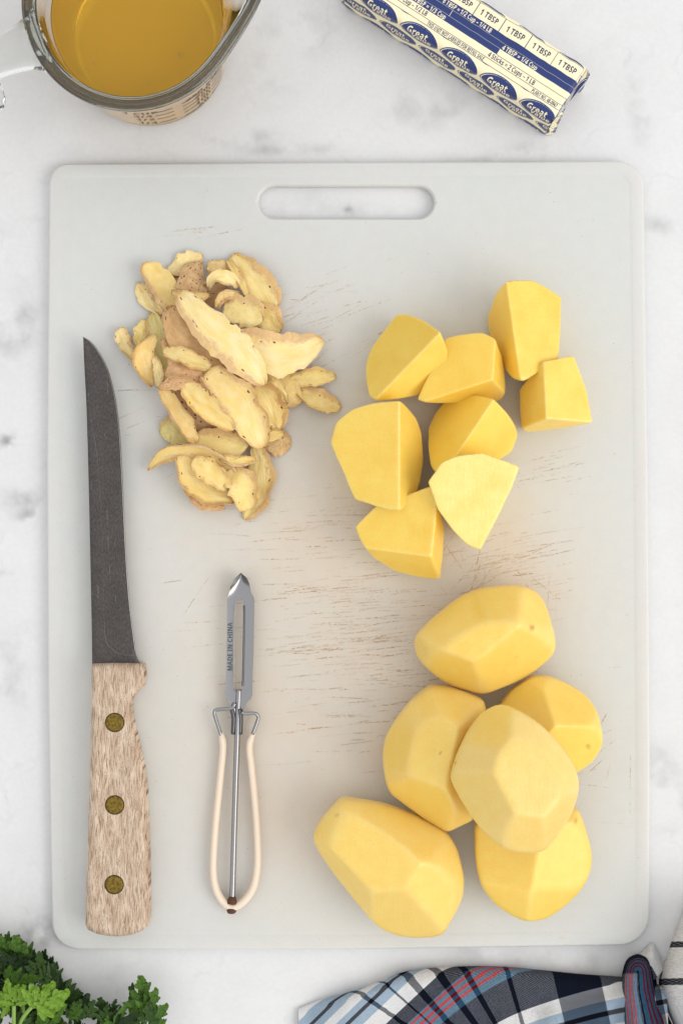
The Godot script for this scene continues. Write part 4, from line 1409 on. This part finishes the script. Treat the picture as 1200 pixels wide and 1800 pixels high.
func butter() -> void:
	var c := Vector3(0.061, 0.0, -0.2396)
	var t := thing("butter_stick", "stick of butter wrapped in cream paper printed with blue ovals and tablespoon marks", "butter", c)
	var u := Vector3(0.840, 0, 0.542)
	var s := Vector3(-0.542, 0, 0.840)     # towards the near side
	var hw := 0.0160
	var ht := 0.0310
	var rad := 0.0032
	# cross-section from the middle of the underside, near side, top, far side: [s, y, q in mm]
	var sec := []
	var corners := [[hw - rad, rad, -PI / 2], [hw - rad, ht - rad, 0.0], [-hw + rad, ht - rad, PI / 2], [-hw + rad, rad, PI]]
	sec.append(Vector2(0, 0.0))
	for q in corners:
		for k in 6:
			var a: float = q[2] + PI / 2 * k / 5.0
			sec.append(Vector2(q[0] + cos(a) * rad, q[1] + sin(a) * rad))
		if q[2] < PI:
			# middle of the next flat
			var nx: Array = corners[corners.find(q) + 1]
			var a2: float = q[2] + PI / 2
			var e := Vector2(q[0] + cos(a2) * rad, q[1] + sin(a2) * rad)
			var b := Vector2(nx[0] + cos(a2) * rad, nx[1] + sin(a2) * rad)
			for k in 3: sec.append(e.lerp(b, (k + 1) / 4.0))
	sec.append(Vector2(-0.00001, 0.0))
	var dist := [0.0]
	for k in range(1, sec.size()): dist.append(dist[k - 1] + sec[k].distance_to(sec[k - 1]) * 1000.0)
	var total: float = dist[dist.size() - 1]
	var n := sec.size()
	var len := 0.123
	var v := PackedVector3Array()
	var uv := PackedVector2Array()
	var nz := noise(0.09, 91, 2)
	var nz2 := noise(0.25, 92, 2)
	# [place along, how far the section has closed]
	var rings := []
	for k in 4: rings.append([-len / 2 + [0.0006, 0.0002, 0.0, 0.0010][k], [0.30, 0.70, 0.94, 1.0][k], 16.0 - [13.0, 7.0, 1.5, -1.0][k]])
	for k in 37: rings.append([-len / 2 + 0.003 + (len - 0.006) * k / 36.0, 1.0, 16.0 + 3.0 + 117.0 * k / 36.0])
	for k in 4: rings.append([len / 2 - [0.0010, 0.0, 0.0002, 0.0006][k], [1.0, 0.94, 0.70, 0.30][k], 139.0 + [-1.0, 1.5, 7.0, 13.0][k]])
	for r in rings:
		for k in n:
			var p: Vector2 = sec[k]
			var q: Vector2 = Vector2(p.x, p.y - ht / 2) * r[1]
			q.y += ht / 2
			var m := nz.get_noise_3d(r[0] * 1000, p.x * 1000, p.y * 1000) * 0.0007 + nz2.get_noise_3d(r[0] * 1000, p.x * 1000, p.y * 1000) * 0.00022
			var outw := Vector2(p.x / hw, (p.y - ht / 2) / (ht / 2)).normalized()
			var endy: float = m * 1.5 if r[1] < 0.98 else 0.0
			q += outw * m * (1.0 if p.y > 0.004 else 0.0)
			v.append(u * (r[0] + endy) + s * q.x + Vector3(0, q.y + 0.0002, 0))
			uv.append(Vector2(r[2] / 155.0, dist[k] / total * 126.0 / 128.0))
	var idx := grid_index(n, rings.size())
	for e in 2:
		var base := 0 if e == 0 else (rings.size() - 1) * n
		var m := Vector3.ZERO
		for k in n: m += v[base + k] / n
		v.append(m)
		uv.append(Vector2(0.01 if e == 0 else 0.99, 0.5))
		for k in n - 1:
			if e == 0: idx.append_array([v.size() - 1, base + k + 1, base + k])
			else: idx.append_array([v.size() - 1, base + k, base + k + 1])
	var paper := mat(Color(1, 1, 1), 0.45)
	paper.albedo_texture = butter_art()
	paper.heightmap_enabled = true
	paper.heightmap_texture = grey_noise(256, 0.02, 93, 4)
	paper.heightmap_scale = 0.02
	paper.metallic_specular = 0.5
	put("wrapper", build(v, idx, uv), paper, t)
	# folded paper ears on the ends
	for e in [[1.0, 1.0, 0.30], [1.0, -1.0, 0.55], [-1.0, 1.0, 0.0]]:
		var x: float = e[0] * (len / 2 + 0.0002)
		var w: float = e[1]
		var a := u * x + s * (w * hw * 0.98) + Vector3(0, ht * 0.93, 0)
		var b := u * x + s * (w * hw * 0.98) + Vector3(0, 0.001, 0)
		var tip: Vector3 = u * (x + e[0] * 0.0035) + s * (w * hw * 0.80) + Vector3(0, 0.0015, 0)
		var mid: Vector3 = u * (x + e[0] * 0.0022) + s * (w * hw * 0.45) + Vector3(0, ht * 0.5, 0)
		var far: Vector3 = u * (x + e[0] * 0.0012) + s * (w * hw * 0.1) + Vector3(0, ht * 0.45, 0)
		var up2: Vector3 = u * (x + e[0] * 0.0028) + s * (w * hw * 0.90) + Vector3(0, ht * 0.86, 0)
		var fv := PackedVector3Array()
		for p in [a, b, tip, mid, far, up2]: fv.append(p)
		var fu := PackedVector2Array()
		for p in [[0.90, 0.3], [0.90, 0.1], [0.95, 0.1], [0.95, 0.2], [0.97, 0.25], [0.94, 0.32]]: fu.append(Vector2(p[0], p[1] + e[2] * 0.6))
		var back := PackedInt32Array([0, 5, 1, 5, 2, 1, 5, 3, 2, 5, 4, 3, 0, 4, 5])
		put("paper_fold", build(fv, back, fu, PackedColorArray(), false), paper, t)

# ------------------------------------------------------------------ towel
func plaid_texture() -> ImageTexture:
	# x: threads crossing left to right (d), y: threads of the other way (c); one texel per photo pixel
	var w := 1000
	var h := 1000
	var navy := Color(0.065, 0.085, 0.135)
	var white := Color(0.83, 0.83, 0.835)
	var sky := Color(0.50, 0.60, 0.69)
	var blue := Color(0.19, 0.34, 0.45)
	var red := Color(0.63, 0.09, 0.12)
	var black := Color(0.05, 0.06, 0.09)
	var weft := []
	var bands := [[-300, -120, navy], [-120, -75, white], [-75, -52, sky], [-52, -44, black], [-44, -27, sky], [-27, -6, white], [-6, 9, sky], [9, 18, black], [18, 40, sky], [40, 78, white], [78, 113, navy], [113, 117, blue], [117, 123, red], [123, 132, blue], [132, 139, red], [139, 146, blue], [146, 152, red], [152, 168, blue], [168, 236, navy], [236, 262, white], [262, 280, sky], [280, 289, black], [289, 306, sky], [306, 330, white], [330, 348, sky], [348, 356, black], [356, 378, sky], [378, 416, white], [416, 452, navy], [452, 460, red], [460, 468, blue], [468, 476, red], [476, 484, blue], [484, 492, red], [492, 510, blue], [510, 560, navy], [560, 600, white], [600, 609, black], [609, 656, white], [656, 666, black], [666, 700, white]]
	for y in h:
		var c := navy
		for b in bands:
			if y - 300 >= b[0] and y - 300 < b[1]: c = b[2]
		weft.append(c)
	var warp := []
	for x in w:
		var c := white
		for b in [[355, 372], [440, 448], [492, 512], [553, 571], [606, 620], [684, 693], [768, 850], [905, 915], [940, 952]]:
			if x >= b[0] - 0 and x < b[1]: c = black if b[1] - b[0] < 60 else navy
		warp.append(c)
	var d := PackedByteArray()
	d.resize(w * h * 3)
	var r := RandomNumberGenerator.new()
	r.seed = 3
	for y in h:
		for x in w:
			var f := (0.97 if (x / 2 + y / 2) % 2 == 0 else 0.58) + r.randf_range(-0.12, 0.07)
			var cw: Color = weft[y]
			var ca: Color = warp[x]
			if ca.r < 0.3 and cw.r > 0.3: f *= 0.62      # the dark warp covers what it crosses
			var c := ca.lerp(cw, f)
			var g := r.randf_range(0.90, 1.05)
			var k := (y * w + x) * 3
			d[k] = int(255 * clampf(c.r * g, 0, 1))
			d[k + 1] = int(255 * clampf(c.g * g, 0, 1))
			d[k + 2] = int(255 * clampf(c.b * g, 0, 1))
	return texture(w, h, d)

func table(x: float, t: Array) -> float:
	if x <= t[0][0]: return t[0][1]
	for k in t.size() - 1:
		if x < t[k + 1][0]:
			return lerpf(t[k][1], t[k + 1][1], (x - t[k][0]) / (t[k + 1][0] - t[k][0]))
	return t[t.size() - 1][1]

func towel() -> void:
	var c := at(900, 1800, -TOP)
	var t := thing("kitchen_towel", "crumpled plaid kitchen towel in navy, white, blue and red", "kitchen towel", c)
	var cloth := mat(Color(1, 1, 1), 0.95)
	cloth.albedo_texture = plaid_texture()
	cloth.metallic_specular = 0.15
	cloth.heightmap_enabled = true
	cloth.heightmap_texture = cloth.albedo_texture
	cloth.heightmap_scale = 0.012
	var run := []      # slope of the weft added up along x
	var slope := [[500, 1.0], [760, 0.92], [850, 0.62], [930, 0.36], [1090, 0.2], [1200, 0.2]]
	var acc := -95.0
	for x in range(500, 1400):
		run.append(acc)
		acc += table(x, slope)
	var lean := [[480, 1.6], [562, 1.5], [700, 0.86], [761, 0.73], [812, 0.58], [889, 0.28], [968, 0.24], [1150, 0.2]]
	var cloth_uv := func(x: float, y: float) -> Vector2:
		var dd := x
		for k in 24: dd = lerpf(dd, x - table(dd, lean) * (y - 1700.0), 0.5)
		var xi := clampi(int(x) - 500, 0, run.size() - 1)
		return Vector2((dd - 200.0) / 1000.0, (y - 1800.0 + run[xi] + (x - int(x)) * table(x, slope) + 300.0) / 1000.0)
	# main panel: a rolled edge at the top, then soft hollows
	var edge := []
	for q in [[524, 1772], [560, 1758], [610, 1745], [660, 1728], [700, 1711], [740, 1703], [800, 1699], [850, 1698], [900, 1700], [960, 1706], [1020, 1712], [1080, 1716], [1125, 1722], [1170, 1735]]: edge.append(Vector2(q[0], q[1]))
	edge = spline(edge, 70)
	var nz := noise(9.0, 101, 2)
	var steps := [[7, 0.3], [2, 1.2], [0, 3.2], [1.5, 5.6], [5, 7.8], [10, 9.4], [17, 10.6], [26, 11.4], [38, 11.6], [54, 11.0], [72, 10.0], [95, 9.2], [120, 9.0], [150, 8.5], [190, 8], [240, 7], [300, 5]]
	var v := PackedVector3Array()
	var uv := PackedVector2Array()
	for st in steps:
		for k in edge.size():
			var e: Vector2 = edge[k]
			var f := clampf(k / 10.0, 0.32, 1.0)
			var h: float = st[1] * f
			var px: float = e.x + st[0] * 0.05
			var py: float = e.y + st[0]
			h += (nz.get_noise_2d(px * 0.0011, py * 0.0016) * 5.0 + 2.5 * sin(px * 0.02 - py * 0.03)) * smoothstep(8.0, 70.0, st[0]) * f
			# the white band lies on a second, higher fold to the lower right
			h += 6.0 * smoothstep(1762.0 - (px - 1000.0) * 0.25, 1776.0 - (px - 1000.0) * 0.25, py) * smoothstep(850.0, 960.0, px)
			h = maxf(h, 0.4)
			var p := at(px, py, h * 0.001 - TOP)
			v.append(p - c)
			var path: float = st[0] + (14.0 - st[1] * 1.8 if st[0] < 12 else 0.0) * (-1.0)
			uv.append(cloth_uv.call(px, e.y + path))
	put("main_panel", build(v, grid_index(edge.size(), steps.size()), uv, PackedColorArray(), false), cloth, t)
	# standing fold at the right: a ridge with a rounded head
	var ridge := []
	for q in [[1092, 1900], [1092, 1800], [1090, 1750], [1092, 1715], [1099, 1690], [1110, 1680], [1124, 1677], [1138, 1683], [1148, 1702], [1154, 1730], [1164, 1765], [1180, 1800], [1215, 1880]]: ridge.append(Vector2(q[0], q[1]))
	ridge = spline(ridge, 60)
	var crest := [Vector2(1120, 1708), Vector2(1121, 1740), Vector2(1130, 1790), Vector2(1150, 1890)]
	v = PackedVector3Array()
	uv = PackedVector2Array()
	var nr := 12
	for j in nr + 1:
		var f := float(j) / nr
		for k in ridge.size():
			var e: Vector2 = ridge[k]
			var near := Geometry2D.get_closest_point_to_segment(e, crest[0], crest[1])
			for m in 2:
				var q := Geometry2D.get_closest_point_to_segment(e, crest[m + 1], crest[m + 2])
				if q.distance_to(e) < near.distance_to(e): near = q
			var p2 := e.lerp(near, f)
			var h := 0.0005 + 0.026 * sqrt(1.0 - pow(1.0 - f, 2.0)) * smoothstep(1672.0, 1716.0, near.y)
			v.append(at(p2.x, p2.y, h - TOP) - c)
			var arc := float(k) / (ridge.size() - 1)
			uv.append(Vector2(0.742 + arc * 0.10, (300.0 + 96.0 + f * 78.0) / 1000.0))
	put("standing_fold", build(v, grid_index(ridge.size(), nr + 1), uv, PackedColorArray(), false), cloth, t)
	# pale corner of the cloth behind the ridge
	v = PackedVector3Array()
	uv = PackedVector2Array()
	for j in 9:
		var f := j / 8.0
		for i in 13:
			var g := i / 12.0
			var a := Vector2(1108, 1690).lerp(Vector2(1146, 1654), minf(1.0, g * 1.6))
			if g > 0.625: a = Vector2(1146, 1654).lerp(Vector2(1170, 1700), (g - 0.625) / 0.375)
			var p2 := a.lerp(Vector2(1142, 1730), f)
			var h := 0.0006 + 0.013 * sqrt(1.0 - pow(1.0 - f, 2.0))
			v.append(at(p2.x, p2.y, h - TOP) - c)
			uv.append(Vector2(0.25 + g * 0.04, (300.0 + 44.0 + f * 60.0) / 1000.0))
	put("pale_corner", build(v, grid_index(13, 9), uv, PackedColorArray(), false), cloth, t)
	# tall pale fold leaving the frame at the right
	var lx := [[1560, 1222], [1590, 1200], [1620, 1189], [1650, 1177], [1690, 1163], [1725, 1152], [1760, 1160], [1800, 1178], [1900, 1200]]
	v = PackedVector3Array()
	uv = PackedVector2Array()
	var ny := 44
	var nx := 22
	for j in ny:
		var py := lerpf(1552.0, 1900.0, j / (ny - 1.0))
		var x0 := table(py, lx)
		for i in nx:
			var f := i / (nx - 1.0)
			var px := x0 + f * 190.0 - (4.0 if i == 0 else 0.0) * -1.0
			var h := 0.0006 + 0.046 * pow(sin(PI * clampf(f * 0.92 + 0.001, 0.0, 1.0)), 0.6) * smoothstep(1545.0, 1640.0, py)
			h += nz.get_noise_2d(px * 0.0016, py * 0.0012) * 0.004 * f
			v.append(at(px, py, maxf(h, 0.0005) - TOP) - c)
			uv.append(Vector2((376.0 - 0.0 + f * 150.0 * 0.4) / 1000.0, clampf((300.0 + 604.0 + (py - 1660.0) * 0.86 + f * 4.0) / 1000.0, 0.866, 0.995)))
	put("side_fold", build(v, grid_index(nx, ny), uv, PackedColorArray(), false), cloth, t)

# ------------------------------------------------------------------ parsley
func leaf_mesh(s: int, fingers: int, curl: float) -> ArrayMesh:
	# a parsley leaf one unit long: segments on a midrib, each split into blunt lobes folded along their ribs
	var r := RandomNumberGenerator.new()
	r.seed = s
	var v := PackedVector3Array()
	var uv := PackedVector2Array()
	var idx := PackedInt32Array()
	var bend := func(x: float, z: float, lift: float) -> Vector3:
		return Vector3(x, lift - curl * (x * x * 0.9 + z * z * 1.1), z)
	var n := 0
	for k in fingers:
		var f := float(k) / (fingers - 1)
		var sgn := 1.0 if k % 2 else -1.0
		var ang := sgn * lerpf(1.05, 0.55, f) + r.randf_range(-0.12, 0.12)
		var start := lerpf(0.06, 0.42, f)
		var l := lerpf(0.50, 0.44, f) * r.randf_range(0.85, 1.12)
		if k == fingers - 1:
			ang = r.randf_range(-0.08, 0.08)
			l = 0.58
		var o := Vector2(start, 0)
		var dir := Vector2.from_angle(ang)
		for lobe in 7:
			var g := [0.0, 0.25, 0.25, 0.48, 0.48, 0.66, 0.66][lobe] as float
			var la: float = ang + [0.0, 0.85, -0.85, 0.62, -0.62, 0.40, -0.40][lobe] + r.randf_range(-0.12, 0.12)
			var ll: float = l * [1.0, 0.36, 0.36, 0.34, 0.34, 0.28, 0.28][lobe] * r.randf_range(0.8, 1.15)
			var w: float = l * [0.085, 0.075, 0.075, 0.075, 0.075, 0.06, 0.06][lobe] * 1.7
			var d := Vector2.from_angle(la)
			var e2 := Vector2(-d.y, d.x)
			var p0 := o + dir * (l * g)
			var lay := r.randf_range(-0.01, 0.01) + n * 0.0015
			n += 1
			var base := v.size()
			var prof := [[0.0, 0.55], [0.3, 0.85], [0.6, 1.0], [0.85, 0.80], [0.97, 0.40], [1.0, 0.06]]
			var bendy := r.randf_range(-0.06, 0.06)
			for q in prof:
				for e in 3:
					var p: Vector2 = p0 + d * (ll * q[0]) + e2 * (w * q[1] * [0.0, 1.0, -1.0][e])
					v.append(bend.call(p.x, p.y, lay + (0.0 if e == 0 else 0.022) + bendy * q[0] * q[0]))
					uv.append(Vector2(p.x, p.y + 0.5))
			for j in prof.size() - 1:
				var a := base + j * 3
				idx.append_array([a, a + 1, a + 3, a + 1, a + 4, a + 3, a, a + 3, a + 2, a + 2, a + 3, a + 5])
	# midrib
	var ribs := []
	for k in 8: ribs.append(bend.call(k / 7.0 * 0.62, 0.0, -0.004))
	var tb := tube(ribs, [0.022, 0.02, 0.018, 0.015, 0.012, 0.009, 0.006, 0.004], 6).surface_get_arrays(0)
	var b0 := v.size()
	for q in tb[Mesh.ARRAY_VERTEX]:
		v.append(q)
		uv.append(Vector2(0.5, 0.5))
	for q in tb[Mesh.ARRAY_INDEX]: idx.append(b0 + q)
	return build(v, idx, uv, PackedColorArray(), false)

func parsley() -> void:
	var greens := []
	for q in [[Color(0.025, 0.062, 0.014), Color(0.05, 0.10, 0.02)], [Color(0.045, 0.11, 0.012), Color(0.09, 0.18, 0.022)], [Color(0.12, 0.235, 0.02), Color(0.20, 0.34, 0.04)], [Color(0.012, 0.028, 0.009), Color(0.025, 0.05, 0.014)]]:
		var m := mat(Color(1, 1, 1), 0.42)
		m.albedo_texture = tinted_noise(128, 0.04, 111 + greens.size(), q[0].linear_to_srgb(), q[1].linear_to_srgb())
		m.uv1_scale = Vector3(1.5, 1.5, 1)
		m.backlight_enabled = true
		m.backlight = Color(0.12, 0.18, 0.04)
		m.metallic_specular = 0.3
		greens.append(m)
	var leaves := []
	for k in 4: leaves.append(leaf_mesh(200 + k, 5, [0.10, 0.28, 0.5, 0.8][k]))
	var stem := mat(Color(0.20, 0.33, 0.06), 0.45)
	# the small sprig standing apart at the right
	var c := at(248, 1790, -TOP)
	var sp := thing("parsley_sprig", "single parsley sprig standing apart at the right end of the bunch", "parsley", c)
	var place := func(o: Node3D, org: Vector3, px: float, py: float, h: float, tx: float, ty: float, th: float, kind: int, green: int, roll: float) -> void:
		var a := at(px, py, h - TOP)
		var b := at(tx, ty, th - TOP)
		var x := b - a
		var up := (Vector3.UP - x.normalized() * x.normalized().y).normalized().rotated(x.normalized(), roll)
		var z := x.normalized().cross(up)
		var l := x.length()
		var n := put("leaf", leaves[kind], greens[green], o)
		n.transform = Transform3D(Basis(x.normalized() * l, up * l, z * l), a - org)
	for q in [[250, 1775, 20, 245, 1711, 14, 0, 1, 0.2], [252, 1790, 22, 222, 1732, 14, 1, 0, -0.3], [254, 1782, 22, 276, 1733, 16, 0, 1, 0.4], [258, 1795, 22, 297, 1762, 18, 0, 1, 0.1], [262, 1810, 20, 297, 1795, 14, 1, 1, 0.3], [246, 1800, 24, 224, 1765, 20, 1, 1, -0.2], [256, 1812, 24, 262, 1758, 24, 0, 0, 0.0], [268, 1806, 16, 290, 1778, 12, 1, 0, 0.3]]:
		place.call(sp, c, q[0], q[1], q[2] * 0.001, q[3], q[4], q[5] * 0.001, q[6], q[7], q[8])
	for q in [[[262, 1850, 12], [256, 1812, 20], [248, 1760, 18]], [[264, 1850, 10], [266, 1815, 18], [280, 1780, 16]]]:
		var p := []
		for e in q: p.append(at(e[0], e[1], e[2] * 0.001 - TOP) - c)
		put("stem", tube(spline(p, 10), [0.0009], 8), stem, sp)
	# the bunch
	c = at(70, 1790, -TOP)
	var bu := thing("parsley_bunch", "bunch of fresh green parsley in the lower left corner", "parsley", c)
	var brow := [[-60, 1640], [0, 1646], [20, 1655], [45, 1680], [75, 1684], [100, 1702], [112, 1735], [130, 1752], [165, 1752], [200, 1762], [212, 1775], [235, 1792], [260, 1830]]
	var r := RandomNumberGenerator.new()
	r.seed = 17
	for k in 190:
		var px := r.randf_range(-70.0, 236.0)
		var lim := table(px, brow)
		var dep := pow(r.randf(), 1.4) * 190.0
		var py := lim + 14.0 + dep
		if py > 1930.0: continue
		var h := clampf(0.006 + dep * 0.00028 + r.randf_range(-0.006, 0.010), 0.003, 0.045)
		var l := r.randf_range(32.0, 64.0)
		var a := r.randf_range(-PI, PI)
		if dep < 34.0: a = r.randf_range(-2.4, -0.7)
		var tx := px + cos(a) * l
		var ty := py + sin(a) * l
		var over := table(tx, brow) - ty
		if over > 3.0: ty += over - 3.0
		var kind := r.randi() % 4
		var green := [3, 0, 0, 1, 3, 0, 1][r.randi() % 7] as int  # the near-black green puts the bunch's inner shade into leaf colour
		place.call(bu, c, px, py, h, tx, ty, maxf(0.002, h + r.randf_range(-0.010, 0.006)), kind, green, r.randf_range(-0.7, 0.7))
	# the bright leaves in front and the pointed ones at the top left
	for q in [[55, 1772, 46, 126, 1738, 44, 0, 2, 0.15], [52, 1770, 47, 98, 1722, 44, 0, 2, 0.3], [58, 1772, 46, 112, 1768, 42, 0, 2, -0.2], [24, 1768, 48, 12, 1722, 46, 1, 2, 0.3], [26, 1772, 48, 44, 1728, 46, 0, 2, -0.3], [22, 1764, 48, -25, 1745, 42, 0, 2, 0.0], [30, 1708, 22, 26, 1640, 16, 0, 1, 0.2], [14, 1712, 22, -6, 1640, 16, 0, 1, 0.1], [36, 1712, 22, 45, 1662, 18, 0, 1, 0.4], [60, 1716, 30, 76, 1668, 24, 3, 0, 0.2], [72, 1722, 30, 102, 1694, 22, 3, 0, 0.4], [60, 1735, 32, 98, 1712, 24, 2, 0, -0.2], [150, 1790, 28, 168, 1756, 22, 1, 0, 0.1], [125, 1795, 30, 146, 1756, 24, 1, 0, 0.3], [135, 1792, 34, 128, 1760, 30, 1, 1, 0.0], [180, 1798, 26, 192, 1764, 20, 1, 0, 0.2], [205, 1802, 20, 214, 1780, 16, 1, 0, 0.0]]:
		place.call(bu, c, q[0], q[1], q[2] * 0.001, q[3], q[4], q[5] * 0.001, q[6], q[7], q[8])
	for q in [[[26, 1850, 40], [25, 1800, 47], [25, 1768, 48]], [[38, 1850, 40], [36, 1800, 46], [56, 1770, 47]], [[44, 1850, 38], [42, 1805, 44], [40, 1760, 40]], [[30, 1760, 36], [32, 1720, 26], [30, 1690, 20]]]:
		var p := []
		for e in q: p.append(at(e[0], e[1], e[2] * 0.001 - TOP) - c)
		put("stem", tube(spline(p, 10), [0.0010], 8), stem, bu)
